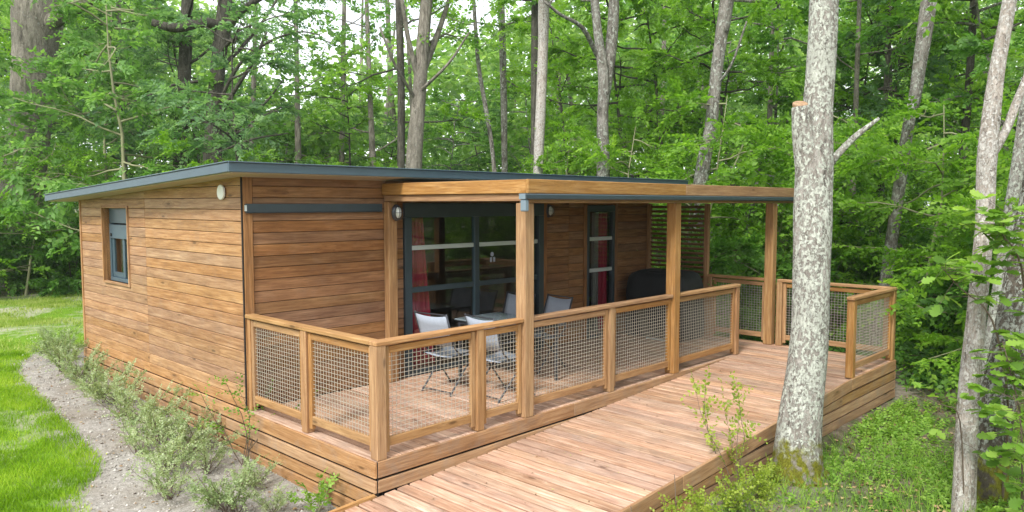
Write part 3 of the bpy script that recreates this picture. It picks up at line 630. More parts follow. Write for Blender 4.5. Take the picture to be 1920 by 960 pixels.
bar('rim_board', ramp, (RT + .002, -W + .012, -.0665), (XE, -W + .012, -.0665), .028, .141, M_rim, ch=.006)
def under(x): return min(rmp(x), 0) - .143      # underside of the rim board
for (z0, z1) in rows[1:4]:
    xa = max(RX, (z0 + .012 + .143 + .275) / SLOPE); xb = min(XE, max(xa + .1, (z1 + .143 + .275) / SLOPE))
    def clip(x): return min(z1, under(x) - .004)
    for p0, p1 in ((xa, min(xb, RT)), (min(xb, RT) + .002, min(XE, min(xb, RT) + 1.9)), (min(xb, RT) + 1.902, XE)):
        if p1 - p0 < .08 or clip(p1) - z0 < .01: continue
        prism('skirt_board', ramp, [(0, 0), (p1 - p0, 0), (p1 - p0, clip(p1) - z0), (0, max(.006, clip(p0) - z0))], (p0, -W + .029 + rp.uniform(-.002, .002), z0), (1, 0, 0), (0, 0, 1), .026, M_rim)
def ramp_core():
    V, F = [], []
    for x in (RX, RT, RT + .19):
        t = rmp(min(x, RT)) - .045; V += [(x, -W + .04, -.5), (x, -.01, -.5), (x, -.01, max(t, -.499)), (x, -W + .04, max(t, -.499))]
    for j in (0, 4): F += [(j + k, j + (k + 1) % 4, j + 4 + (k + 1) % 4, j + 4 + k) for k in range(4)]
    mesh_obj('substructure', V, F + [(0, 3, 2, 1), (8, 9, 10, 11)], M_backing, ramp)
ramp_core()

# ------------------------------------------------------------------ railings
def wire_mesh(A, B, z0, z1, parent, name='mesh_panel'):
    A, B = Vector((*A, 0)), Vector((*B, 0)); d = B - A; L = d.length; d.normalize(); n = Vector((-d.y, d.x, 0)); V, F = [], []; r = .0017
    nv = int(L / .043); nh = int((z1 - z0) / .037)
    def seg(p, q, u, v):
        i = len(V)
        for c in (p, q): V.extend([tuple(c + u * a + v * b) for a, b in ((-r, -r), (r, -r), (r, r), (-r, r))])
        F.extend([(i + k, i + (k + 1) % 4, i + 4 + (k + 1) % 4, i + 4 + k) for k in range(4)])
    up = Vector((0, 0, 1))
    for k in range(1, nv):
        p = A + d * (L * k / nv) + n * .0026; mid = rp.uniform(-.0015, .0015); seg(p + up * z0 + d * mid, p + up * z1 - d * mid, d, n)
    for k in range(1, nh):
        z = z0 + (z1 - z0) * k / nh; seg(A + up * z - n * .0026, B + up * z - n * .0026, n, up)
    return tag(mesh_obj(name, V, F, M_wire, parent), kind='stuff')
def panel(parent, A, B, zb=.10, zt=.945):
    """framed wire panel between two plan points"""
    A, B = Vector((*A, 0)), Vector((*B, 0)); d = (B - A).normalized(); s = .05
    w = wire_mesh((A + d * s)[:2], (B - d * s)[:2], zb + .06, zt - .06, parent)
    for p in (A + d * (s / 2), B - d * (s / 2)): bar('stile', w, p + Vector((0, 0, .045)), p + Vector((0, 0, zt - .002)), .048, .042, M_frame, up=(-d.y, d.x, 0))
    for z, h in ((zb + .03, .075), (zt - .035, .06)): bar('crossbar', w, A + d * (s + .001) + Vector((0, 0, z)), B - d * (s + .001) + Vector((0, 0, z)), .038, h, M_frame)
def post(parent, x, y, h, s=.09, z0=.001, name='post'): return bar(name, parent, (x, y, z0), (x, y, h), s, s, M_frame, up=(0, 1, 0), ch=.006)
def cap(parent, A, B, z=.958, w=.10): return bar('handrail', parent, (*A, z + .02), (*B, z + .02), w, .042, M_frame, ch=.008)
PF = .062                                # centre line of the railings, inboard of the rim
PERG = [1.84, 4.56, 7.27]                # pergola posts along the front
fr = empty('railing', (3.1, PF, 0), 'long front railing of the terrace with wire mesh panels', 'railing', 'terrace railings')
xs = [('r', .055), ('r', 1.19), ('p', PERG[0]), ('r', 3.24), ('p', PERG[1]), ('r', 6.19)]
for k, (t, x) in enumerate(xs):
    if t == 'r': post(fr, x, PF, .957, .092 if k else .10)
    if k:
        h0 = .065 if xs[k - 1][0] == 'p' else (.05 if k == 1 else .046); h1 = .065 if t == 'p' else .046
        panel(fr, (xs[k - 1][1] + h0 + .002, PF), (x - h1 - .002, PF))
for a, b in ((.0, PERG[0] - .067), (PERG[0] + .067, PERG[1] - .067), (PERG[1] + .067, 6.245)): cap(fr, (a, PF - .005), (b, PF - .005))
lr = empty('railing', (PF, 1.2, 0), 'short railing at the lawn side of the terrace joining the cabin corner', 'railing', 'terrace railings')
post(lr, .055, 1.16, .957); post(lr, .055, D - .048, .957, .06)
panel(lr, (.055, PF + .053), (.055, 1.112)); panel(lr, (.055, 1.208), (.055, D - .08)); cap(lr, (.05, PF + .047), (.05, D - .02))
er = empty('railing', (XE - .06, .2, 0), 'railing across the far end of the terrace in front of the woods', 'railing', 'terrace railings')
ex = XE - .06
for y in (1.06, -.10, -W + .055): post(er, ex, y, .957, .09)
panel(er, (ex, 1.012), (ex, .13)); panel(er, (ex, -.148), (ex, -W + .102))
cap(er, (ex, 1.10), (ex, .072)); cap(er, (ex, -.062), (ex, -W + .0))
rr = empty('railing', (6.6, -W + .05, 0), 'short return railing at the outer corner of the landing', 'railing', 'terrace railings')
post(rr, RT + .07, -W + .055, .957, .09); panel(rr, (RT + .117, -W + .055), (ex - .047, -W + .055)); cap(rr, (RT + .0, -W + .05), (ex - .052, -W + .05))

# ------------------------------------------------------------------ pergola
pg = empty('pergola', (4.8, 1.0, 0), 'timber pergola roof with square posts over the terrace', 'pergola')
for x in PERG: post(pg, x, PF, 2.13, .13)
box('wall_post', pg, (1.765, D - .10, .001), (1.895, D - .005, 2.145), M_frame, .006)
PX0, PX1 = 1.74, 7.94
box('side_beam', pg, (PX0, -.04, 2.225), (PX0 + .035, D - .01, 2.36), M_frame, .005); box('side_batten', pg, (PX0 + .03, -.0, 2.15), (PX0 + .075, D - .012, 2.222), M_frame, .005)
box('side_beam', pg, (PX1 - .035, -.04, 2.225), (PX1, D - .01, 2.36), M_frame, .005)
for a, b in ((PX0 - .004, 4.6), (4.602, PX1 + .004)): box('front_beam', pg, (a, -.078, 2.225), (b, -.042, 2.362), M_frame, .005)
box('post_beam', pg, (PX0 + .08, .0, 2.132), (PX1 - .04, .125, 2.215), M_frame, .005)
gut = box('gutter', pg, (PX0 - .09, -.125, 2.165), (PX1 - .02, -.035, 2.222), M_dark, .01)
box('gutter_outlet', gut, (PX0 - .088, -.115, 2.05), (PX0 - .03, -.045, 2.1645), M_gut, .01); box('gutter_end', gut, (PX0 - .094, -.122, 2.168), (PX0 - .0905, -.038, 2.22), M_gut, .001)
box('roof_deck', pg, (PX0 + .04, -.035, 2.27), (PX1 - .04, D - .012, 2.33), M_dark)
for k in range(9): x = PX0 + .35 + k * .68; box('rafter', pg, (x, .13, 2.17), (x + .06, D - .015, 2.268), M_frame)

# ------------------------------------------------------------------ slatted screen
sc_ = empty('slat_screen', (XE - .06, 1.7, 0), 'slatted timber privacy screen between cabin wall and end railing', 'screen')
for y in (D - .05, 1.14): bar('post', sc_, (ex, y, .001), (ex, y, 2.125), .07, .07, M_frame, up=(0, 1, 0))
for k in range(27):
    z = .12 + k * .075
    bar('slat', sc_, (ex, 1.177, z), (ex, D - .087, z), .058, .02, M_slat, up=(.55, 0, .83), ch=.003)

# ------------------------------------------------------------------ furniture
def make_chair():
    t = empty('folding_chair', (0, 0, 0), 'x', 'chair', 'folding chairs around the terrace table'); w = .225
    def sling(name, prof, y):
        V, F = [], []; n = 10
        for (x, z) in prof:
            for i in range(n + 1):
                u = i / n * 2 - 1; V.append((x, y * u, z - .022 * (1 - u * u)))
        for j in range(len(prof) - 1):
            for i in range(n): k = j * (n + 1) + i; F.append((k, k + 1, k + n + 2, k + n + 1))
        o = mesh_obj(name, V, F, M_fabric, t, None, True); md = o.modifiers.new('cloth', 'SOLIDIFY'); md.thickness = .005; return o
    sling('seat', [(-.2, .43), (-.1, .415), (.05, .42), (.2, .45)], w)
    sling('backrest', [(-.235, .56), (-.265, .68), (-.30, .80), (-.335, .90)], w)
    def rod(name, pts, r=.011):
        q = Tubes(); q.add(pts, [r] * len(pts), 8); link(bpy.data.objects.new(name, q.mesh(name, M_leg)), Matrix.Identity(4), t)
    for s in (-1, 1):
        rod('leg', [(.26, s * (w + .014), 0), (.02, s * (w + .014), .32), (-.2, s * (w + .012), .52), (-.34, s * (w + .01), .92)])
        rod('leg', [(-.26, s * (w - .012), 0), (-.02, s * (w - .012), .25), (.21, s * (w - .005), .46)])
        rod('seat_rail', [(-.22, s * w, .435), (.22, s * w, .455)], .009); rod('arm', [(-.25, s * (w + .03), .64), (-.05, s * (w + .035), .645), (.16, s * (w + .03), .63)], .012)
        rod('arm_support', [(.12, s * (w + .02), .63), (.19, s * (w + .012), .45)], .009)
    rod('stretcher', [(.235, -w, .03), (.235, w, .03)], .008); rod('stretcher', [(-.235, -w, .03), (-.235, w, .03)], .008); rod('top_rail', [(-.34, -w - .01, .91), (-.34, w + .01, .91)], .008)
    return t
chair = make_chair()
spots = [((2.06, 1.42), .12, 'grey folding chair nearest the glass door on the left side of the table'),
         ((2.27, .80), -.05, 'grey folding chair left of the table nearest the front railing'),
         ((3.47, 1.93), math.pi + .1, 'grey folding chair beyond the table against the glass door'),
         ((3.60, 1.42), math.pi - .12, 'grey folding chair right of the tall pergola post at the table end')]
for i, ((x, y), a, lb) in enumerate(spots):
    M = Matrix.Translation((x, y, .002)) @ Matrix.Rotation(a, 4, 'Z'); o = chair if i == 0 else copy_tree(chair, M)
    o.matrix_basis = M; o['label'] = lb
tb = empty('garden_table', (3.0, 1.33, 0), 'grey rectangular garden table with glass top among the folding chairs', 'table')
box('table_top', tb, (2.52, .78, .70), (3.27, 1.88, .722), M_glasstop, .006)
for lo, hi in (((2.55, .81, .655), (2.59, 1.85, .698)), ((3.20, .81, .655), (3.24, 1.85, .698)), ((2.592, .81, .655), (3.198, .85, .698)), ((2.592, 1.81, .655), (3.198, 1.85, .698))): box('apron', tb, lo, hi, M_leg)
for x in (2.57, 3.22):
    for y in (.83, 1.83): bar('leg', tb, (x, y, .002), (x, y, .654), .04, .04, M_leg, up=(0, 1, 0))
# covered barbecue
def covered_bbq():
    t = empty('covered_barbecue', (6.75, 1.6, 0), 'bulky object under a black fabric cover by the slatted screen', 'cover')
    rng = np.random.default_rng(2); prof = [(0.03, 1.0), (.25, 1.01), (.5, .99), (.72, .985), (.84, .97), (.94, .93), (1.0, .86), (1.04, .74), (1.055, .5)]
    V, F = [], []; seg = 64; hx, hy = .37, .56
    for j, (z, s) in enumerate(prof):
        for k in range(seg):
            a = 6.2832 * k / seg; c, sn = math.cos(a), math.sin(a); e = .32
            x = hx * s * math.copysign(abs(c) ** e, c); y = hy * s * math.copysign(abs(sn) ** e, sn)
            wv = 1 + .028 * math.sin(a * 11 + z * 2) * (1 - z) + .012 * math.sin(a * 23 + z * 9)
            V.append((x * wv, y * wv, z + .018 * math.sin(a * 5 + j) * (j > 4)))
    for j in range(len(prof) - 1): F += [(j * seg + k, j * seg + (k + 1) % seg, (j + 1) * seg + (k + 1) % seg, (j + 1) * seg + k) for k in range(seg)]
    F.append(tuple(range((len(prof) - 1) * seg, len(prof) * seg)))
    mesh_obj('fabric_cover', V, F, M_cover, t, Matrix.Translation((6.75, 1.58, 0)), True)
    for x, y in ((6.45, 1.1), (6.45, 2.05), (7.05, 1.1), (7.05, 2.05)): bar('leg', t, (x, y, .002), (x, y, .3), .04, .04, M_leg, up=(0, 1, 0))
    box('foot_rail', t, (6.30, 1.08, .012), (6.33, 1.62, .035), M_alu)
covered_bbq()

# ------------------------------------------------------------------ trees
class Leafage:
    def __init__(s): s.b = []; s.n = 0
    def add(s, tup): s.b.append(tup)
    def mesh(s, name, mat, w=.32):
        B, Dd, N, S, T = (np.concatenate(q) for q in zip(*s.b)); V, F = leaves_np(B, Dd, N, S, w); return np_mesh(name, V, F, [mat], np.tile(T, 2))
def limb(rng, p, d, L, rise, n=6, wob=.16):
    d = np.array(d, float); d /= np.linalg.norm(d); pts = [np.array(p, float)]
    for k in range(n - 1):
        d = d + rng.normal(0, wob, 3) + np.array([0, 0, rise]); d /= np.linalg.norm(d); pts.append(pts[-1] + d * L / (n - 1))
    return np.array(pts)
def along(P, t):
    s = t * (len(P) - 1); i = min(int(s), len(P) - 2); f = s - i; return P[i] * (1 - f) + P[i + 1] * f, P[i + 1] - P[i]
def crown(rng, tb, lf, p, d, L, r, ns=6, nt=5, nl=12, ls=.11, rise=.05, twig=.55, seg=5, leafy=.3, droop=.3):
    """one branch with side shoots and leafy twigs"""
    P = limb(rng, p, d, L, rise); tb.add(P, np.linspace(r, r * .22, len(P)), seg)
    tp, td, tl = [], [], []
    for k in range(ns):
        t = leafy + (1 - leafy) * (k + rng.uniform(.2, 1)) / ns; q, dq = along(P, min(t, .99)); dq = dq / np.linalg.norm(dq)
        side = np.cross(dq, [0, 0, 1]); side /= np.linalg.norm(side) + 1e-9
        sd_ = dq * rng.uniform(.3, .8) + side * rng.choice([-1, 1]) * rng.uniform(.5, 1.1) + np.array([0, 0, rng.normal(.08, .25)])
        Ls = L * rng.uniform(.28, .46) * (1.15 - .5 * t); Q = limb(rng, q, sd_, Ls, -.02, 4); tb.add(Q, np.linspace(max(.006, r * .28), .003, 4), 3, cap=False)
        for j in range(nt):
            a, da = along(Q, rng.uniform(.2, 1) if j else 1.0); da = da / np.linalg.norm(da)
            tp.append(a); td.append(da + rng.normal(0, .5, 3) * np.array([1, 1, .5])); tl.append(twig * rng.uniform(.6, 1.3))
    lf.add(sprays(np.array(tp), np.array(td), np.array(tl), nl, ls, rng, droop))
def make_tree(name, label, cat, path, radii, bark, leaf, rng, hb=(2.5, 9), n=14, L=2.6, group=None, ls=.12, ns=6, nt=5, nl=12, seg=12, rough=.05, limbs=(), crown_kw={}, az=None, flare=1.25):
    path = np.array(path, float); base = path[0].copy(); P = catmull(path - base, 4); Rr = np.interp(np.linspace(0, 1, len(P)), np.linspace(0, 1, len(radii)), radii)
    Rr = Rr * (1 + (flare - 1) * np.exp(-(P[:, 2] / .35)))
    t = empty(name, base.tolist(), label, cat, group); tb, lf = Tubes(), Leafage(); tb.add(P, Rr, seg, rough=rough, rng=rng)
    for lp, lr_ in limbs:
        q = catmull(np.array(lp, float) - base, 4); tb.add(q, np.interp(np.linspace(0, 1, len(q)), np.linspace(0, 1, len(lr_)), lr_), max(6, seg - 3), rough=rough, rng=rng)
    for k in range(n):
        h = hb[0] + (hb[1] - hb[0]) * (k + rng.uniform(0, 1)) / n; i = int(np.argmin(np.abs(P[:, 2] - h))); a = k * 2.4 + rng.uniform(-.5, .5) if az is None else rng.uniform(*az)
        crown(rng, tb, lf, P[i], [math.cos(a), math.sin(a), rng.uniform(-.05, .45)], L * rng.uniform(.6, 1.15), max(.012, min(.05, Rr[i] * .35)), ns, nt, nl, ls, **crown_kw)
    M = Matrix.Translation(base.tolist())
    link(bpy.data.objects.new('trunk', tb.mesh('trunk', bark)), M, t)
    if n: link(bpy.data.objects.new('crown', lf.mesh('crown', leaf)), M, t)
    return t
def roots(t, r, n, rng, bark):
    # root flare running into the ground around a trunk
    b = WM[t].translation; q = Tubes()
    for k in range(n):
        a = k * 6.283 / n + rng.uniform(-.3, .3); L = rng.uniform(1.5, 2.1) * r; c, s_ = math.cos(a), math.sin(a)
        q.add([(c * r * .35, s_ * r * .35, .34), (c * r * .75, s_ * r * .75, .16), (c * L * .8, s_ * L * .8, .055), (c * L * 1.15, s_ * L * 1.15, -.03), (c * L * 1.6, s_ * L * 1.6, -.10)], [r * .5, r * .42, r * .3, r * .2, r * .1], 9, rough=.06, rng=rng)
    link(bpy.data.objects.new('root', q.mesh('root', bark)), WM[t].copy(), t)
def base_z(p): return float(gz(p[0], p[1])) - .06
def trunk_path(px, depth, extra=0):
    """bearings up a trunk at one distance; the foot goes down to the ground"""
    P = [at(x, y, depth) for x, y in px]; f = P[0].copy()
    if f[2] > -.2:                       # foot hidden: carry the first segment down to the ground
        d = P[0] - P[1]; d = d / -d[2] if d[2] < 0 else np.array([0, 0, -1.]); g = base_z(f); f = P[0] + d * (P[0][2] - g) * .6; f[2] = base_z(f); P = [f] + P
    else: f[2] = base_z(f); P[0] = f
    if extra: d = P[-1] - P[-2]; P = P + [P[-1] + d / np.linalg.norm(d) * extra + np.array([0, 0, .3])]
    return P
rt = np.random.default_rng(42)
# the lichen covered trunk beside the ramp, with sawn stub and snapped branch
dp = 7.36
make_tree('lichen_tree', 'large pale lichen covered trunk with sawn stub standing beside the ramp', 'tree',
          [np.append(at(1493, 890, dp)[:2], -.60), at(1499, 800, dp), at(1511, 700, dp), at(1519, 600, dp), at(1522, 500, dp), at(1524, 400, dp), at(1527, 300, dp), at(1534, 200, dp), at(1541, 90, dp), at(1545, 0, dp), at(1549, -200, dp), at(1560, -500, dp), at(1575, -900, dp)],
          [.205, .19, .178, .175, .174, .176, .170, .140, .137, .132, .125, .1, .06], B_big, L_bright, rt, hb=(6.0, 9.3), n=12, L=2.0, seg=40, rough=.034, flare=1.35,
          limbs=[([at(1521, 430, dp + .02), at(1516, 340, dp - .02), at(1508, 265, dp - .05), at(1503, 225, dp - .07), at(1500, 200, dp - .08)], [.10, .118, .105, .092, .080]), ([at(1548, 315, dp), at(1572, 288, dp - .05), at(1606, 254, dp - .1), at(1648, 222, dp - .15)], [.045, .034, .03, .016])])
LT = [o for o in scene.objects if o.name == 'lichen_tree'][0]; roots(LT, .2, 7, rt, B_big)
q0, q1 = Vector(at(1503, 225, dp - .07)), Vector(at(1500, 200, dp - .08)); disc('sawn_end', LT, q1 + (q1 - q0).normalized() * .006, (q1 - q0).normalized() + Vector((-.3, -.4, 0)), .07, .03, M_rim, 18)
# bleached bare trunk and the dark mossy one at the right edge
dq = 6.45
make_tree('bare_tree', 'bleached bare trunk with one broken side branch near the right edge', 'tree',
          [np.append(at(1806, 955, dq)[:2], -.62), at(1815, 760, dq), at(1828, 620, dq), at(1842, 470, dq), at(1848, 380, dq), at(1852, 280, dq), at(1868, 140, dq), at(1893, 0, dq), at(1925, -200, dq), at(1950, -420, dq)],
          [.085, .08, .077, .073, .07, .075, .062, .055, .05, .03], B_dead, L_mid, rt, n=0, seg=28, rough=.06, flare=1.1,
          limbs=[([at(1858, 290, dq), at(1886, 244, dq), at(1905, 195, dq), at(1926, 140, dq)], [.045, .036, .034, .026])])
dm = 6.75
make_tree('mossy_tree', 'dark mossy leaning trunk with grey lichen patches behind the bleached trunk', 'tree',
          [np.append(at(1842, 940, dm)[:2], -.62), at(1862, 800, dm), at(1888, 670, dm), at(1912, 550, dm), at(1935, 420, dm), at(1960, 250, dm), at(1990, 0, dm), at(2020, -300, dm)],
          [.17, .15, .145, .14, .13, .12, .1, .06], B_moss, L_mid, rt, hb=(5.2, 7.0), n=5, L=1.4, seg=26, rough=.05, flare=1.2)
# trunks in the woods: bearing up the trunk, distance, girth in the photograph
def woods_tree(label, px, depth, wid, bark, leaf, hb=(4, 11), n=13, L=2.8, limbs=(), extra=5.0, ls=.15, name='woodland_tree', nl=11, **kw):
    P = trunk_path(px, depth, extra); s = depth / FPX / 2; r = [wid[0] * s * 1.1] + [w * s for w in wid] + [wid[-1] * s * .45]
    lb = [([at(x, y, depth + o) for x, y, o in l], [w * s for w in ww]) for l, ww in limbs]
    return make_tree(name, label, 'tree', P, r, bark, leaf, rt, hb, n, L, 'trees standing in the woods', ls, 6, 5, nl, 12, .06, lb, **kw)
woods_tree('massive furrowed oak trunk at the left edge behind the lawn', [(22, 480), (45, 330), (58, 200), (66, 90), (72, 0)], 22.5, [95, 74, 70, 74, 92], B_oak, L_chest, (8, 14), 12, 4.2, limbs=[([(70, 60, 0), (130, 20, -.5), (220, -30, -1)], [34, 26, 18])], ls=.17)
woods_tree('dark thick tree with a heavy mossy bough above the left roof edge', [(398, 300), (402, 200), (412, 100), (424, 0)], 19.5, [33, 26, 27, 30], B_dark, L_cool, (4.5, 10), 8, 3.2, limbs=[([(418, 50, 0), (380, 42, -.4), (330, 52, -.7), (285, 42, -.9)], [20, 19, 17, 13]), ([(420, 60, 0), (455, 18, -.3), (500, -10, -.6)], [18, 13, 9]), ([(404, 230, 0), (440, 170, -.4), (478, 110, -.7), (500, 60, -.9)], [9, 7, 6, 4]), ([(406, 200, 0), (450, 120, -.5), (505, 78, -.9), (560, 60, -1.2), (600, 66, -1.4)], [8, 6, 5, 3, 2]), ([(402, 270, 0), (450, 230, -.5), (500, 190, -1), (530, 150, -1.2)], [6, 5, 4, 2]), ([(410, 130, 0), (452, 90, .5), (500, 30, .8), (530, -20, 1)], [9, 7, 5, 3]), ([(400, 290, 0), (470, 262, -.6), (540, 250, -1.1)], [5, 4, 2])])
woods_tree('dark ivy trunk in deep shade left of the bough tree', [(340, 300), (344, 180), (350, 40)], 22, [28, 25, 23], B_dark, L_cool, (3, 12), 15, 3.4)
woods_tree('slim dark trunk just left of the forked trunk above the roof', [(752, 310), (752, 160), (748, 0)], 20.5, [15, 14, 13], B_dark, L_bright, (4.5, 10), 6, 2.2)
woods_tree('thick trunk with many rising branches above the middle of the roof', [(776, 315), (784, 200), (790, 120), (800, 0)], 19, [31, 27, 26, 22], B_oak, L_mid, (6, 13), 6, 2.6, limbs=[([(788, 165, 0), (765, 70, -.3), (752, -10, -.6)], [12, 9, 7]), ([(790, 140, 0), (822, 60, .4), (845, -10, .8)], [15, 11, 8]), ([(782, 190, 0), (740, 120, -.8), (712, 50, -1.2)], [7, 5, 4]), ([(783, 175, 0), (840, 120, -.8), (880, 60, -1)], [7, 5, 3])])
woods_tree('thin straight grey trunk above the roof between the branching tree and dead trunk', [(946, 300), (944, 150), (940, 0)], 24, [12, 13, 12], B_grey, L_bright, (6, 10), 4, 2.2)
woods_tree('bleached dead looking trunk above the pergola corner', [(1009, 325), (1014, 200), (1018, 90), (1020, 10)], 17.5, [18, 19, 20, 22], B_dead, L_mid, (7, 12), 3, 2.0, extra=3)
woods_tree('dark trunk close behind the bleached dead one', [(1003, 320), (1003, 150), (1003, 0)], 19.5, [15, 15, 14], B_dark, L_bright, (6, 12), 5, 2.2)
woods_tree('forked pale grey tree above the pergola with a white flecked stem', [(1131, 322), (1130, 230), (1132, 150), (1122, 70), (1115, 0)], 16.5, [24, 22, 22, 17, 16], B_grey, L_bright, (6.5, 11), 8, 2.4, limbs=[([(1133, 190, .1), (1144, 110, .1), (1150, 40, .1), (1152, -60, .1)], [20, 22, 21, 17]), ([(1120, 105, 0), (1092, 52, -.5), (1052, 28, -.8), (1022, 4, -1)], [9, 8, 6, 5])])
woods_tree('leaning grey mossy trunk rising behind the right end of the pergola', [(1314, 340), (1332, 240), (1342, 150), (1352, 70), (1363, 0)], 14.5, [25, 24, 23, 23, 25], B_grey, L_bright, (6, 10), 8, 2.2, limbs=[([(1344, 160, 0), (1372, 120, -.3), (1400, 40, -.6)], [6, 5, 3])])
woods_tree('pale leaning trunk in the bright woods right of the lichen tree', [(1700, 255), (1714, 190), (1726, 110), (1742, 0)], 13.5, [21, 22, 24, 28], B_grey, L_mid, (6, 10), 8, 2.3)
woods_tree('slender dark trunk in the woods between the pale leaning trunk and bleached one', [(1803, 320), (1812, 220), (1820, 110), (1826, 0)], 16, [13, 14, 14, 13], B_dark, L_bright, (6, 11), 9, 2.4)
woods_tree('grey lichen trunk behind the forked bleached trunk at the right edge', [(1862, 620), (1890, 440), (1906, 330), (1925, 180), (1945, 0)], 9.2, [24, 24, 24, 20, 18], B_big, L_bright, (4.6, 7.5), 6, 1.8, extra=2, ls=.12)
woods_tree('pale birch like stem leaning above the roof right of the branching tree', [(925, 300), (912, 210), (897, 120), (888, 0)], 21, [8, 9, 8, 7], B_grey, L_bright, (6, 12), 6, 2.2)
woods_tree('short crooked dead stem between pergola posts in front of the woods', [(1392, 500), (1396, 455), (1402, 430)], 15, [11, 12, 9], B_grey, L_bright, (2, 3.2), 4, 1.2, extra=1.2)
for lb, px, dd in (('thin dark far trunk left of the branching tree, nearest to it', 700, 26), ('thin dark far trunk above the roof, third left of the branching tree', 560, 27), ('thin dark far trunk above the roof, second left of the branching tree', 640, 29), ('thin far trunk right of the forked grey tree', 1238, 24), ('thin dark far trunk left of the lichen tree stub', 1440, 20), ('dark trunk in deep shade just right of the lichen tree', 1600, 17), ('dark trunk low in the shade between lichen tree and pale leaning trunk', 1655, 19), ('thin far trunk between pale trunk and slender dark one', 1770, 22), ('thin far trunk above the left roof slope', 235, 25), ('thin far trunk between the bough tree and roof corner', 470, 27)):
    lean = rt.uniform(-14, 14)
    woods_tree(lb, [(px, 330), (px + lean * .5, 170), (px + lean, 0)], dd, [rt.uniform(8, 13), 9, 8], B_oak, L_mid, (4, 10), 6, 2.4, ls=.16)

# saplings and bushes: a few kinds, each copy a thing of its own
def proto(name, H, n, L, leaf, bark, ls, hb, seed, stems=1, nl=12, nt=5, ns=6, twig=.55, droop=.3):
    rng = np.random.default_rng(seed); t = empty(name, (0, 0, 0), 'x', 'tree'); tb, lf = Tubes(), Leafage()
    for s in range(stems):
        a = rng.uniform(0, 6.28); o = np.array([math.cos(a), math.sin(a), 0]) * (.0 if stems == 1 else .15)
        P = limb(rng, o, [math.cos(a) * (.12 if stems == 1 else .35), math.sin(a) * (.12 if stems == 1 else .35), 1], H * rng.uniform(.8, 1.05), .10, 9, .09); r0 = H * .0085 / math.sqrt(stems) + .006
        tb.add(P, np.linspace(r0, .006, 9), 7)
        for k in range(n // stems):
            u = hb + (1 - hb) * (k + rng.uniform(0, 1)) / (n // stems); q, _ = along(P, min(u, .98)); b = k * 2.4 + rng.uniform(-.6, .6)
            crown(rng, tb, lf, q, [math.cos(b), math.sin(b), rng.uniform(-.1, .35)], L * rng.uniform(.65, 1.2) * (1.15 - .55 * u), r0 * .35 + .003, ns, nt, nl, ls, rise=-.01, twig=twig, droop=droop)
    link(bpy.data.objects.new('stem', tb.mesh('stem', bark)), Matrix.Identity(4), t); link(bpy.data.objects.new('crown', lf.mesh('crown', leaf)), Matrix.Identity(4), t); return t
protos = {
    'a': [proto('understorey_tree', 9.5, 24, 2.7, L_bright, B_dark, .125, .18, s, nl=15) for s in (1, 2)],
    'm': [proto('understorey_tree', 9.0, 24, 2.6, L_mid, B_grey, .125, .15, s, nl=15) for s in (3, 4)],
    'c': [proto('understorey_tree', 9.0, 26, 2.7, L_cool, B_dark, .125, .12, s, nl=15) for s in (5, 6)],
    'h': [proto('understorey_tree', 8.5, 22, 2.9, L_chest, B_stem, .17, .12, s, nl=11, nt=5) for s in (11, 12)],
    's': [proto('sapling', 4.2, 16, 1.7, L_bright, B_stem, .105, .15, s, nl=15) for s in (7, 8)],
    'b': [proto('leafy_bush', 1.9, 16, 1.1, L_mid, B_twig, .12, .05, s, 4, twig=.4) for s in (9, 10)],
}
used = set()
def plant(kind, px, depth, label, scale=1.0, group=None, i=0):
    src = protos[kind][i % 2]; p = at(px, 380, depth); rz_ = rt.uniform(0, 6.28); s = scale * rt.uniform(.9, 1.1)
    M = Matrix.Translation((p[0], p[1], base_z(p))) @ Matrix.Rotation(rz_, 4, 'Z') @ Matrix.Scale(s, 4)
    if (kind, i % 2) in used: o = copy_tree(src, M)
    else: o = src; o.matrix_basis = M; used.add((kind, i % 2))
    o['label'] = label; o['category'] = 'tree' if kind in 'amcsh' else 'bush'; o['group'] = group or 'understorey at the edge of the woods'
sectors = [(-60, 150, 'around the big oak at the left edge'), (150, 330, 'above the low left end of the roof'), (330, 520, 'behind the front corner of the roof'), (520, 720, 'left of the branching tree'), (720, 880, 'around the branching tree'), (880, 1060, 'around the bleached trunk over the pergola'), (1060, 1230, 'around the forked grey tree'), (1230, 1420, 'around the leaning mossy trunk'), (1420, 1600, 'behind the lichen trunk'), (1600, 1790, 'behind the outer landing corner'), (1790, 2010, 'at the right edge of the woods')]
words = {'a': 'bright green understorey tree', 'm': 'mid green understorey tree', 'c': 'dark blue green understorey tree', 'h': 'large leaved light green tree', 's': 'slender light green sapling', 'b': 'low green bush'}
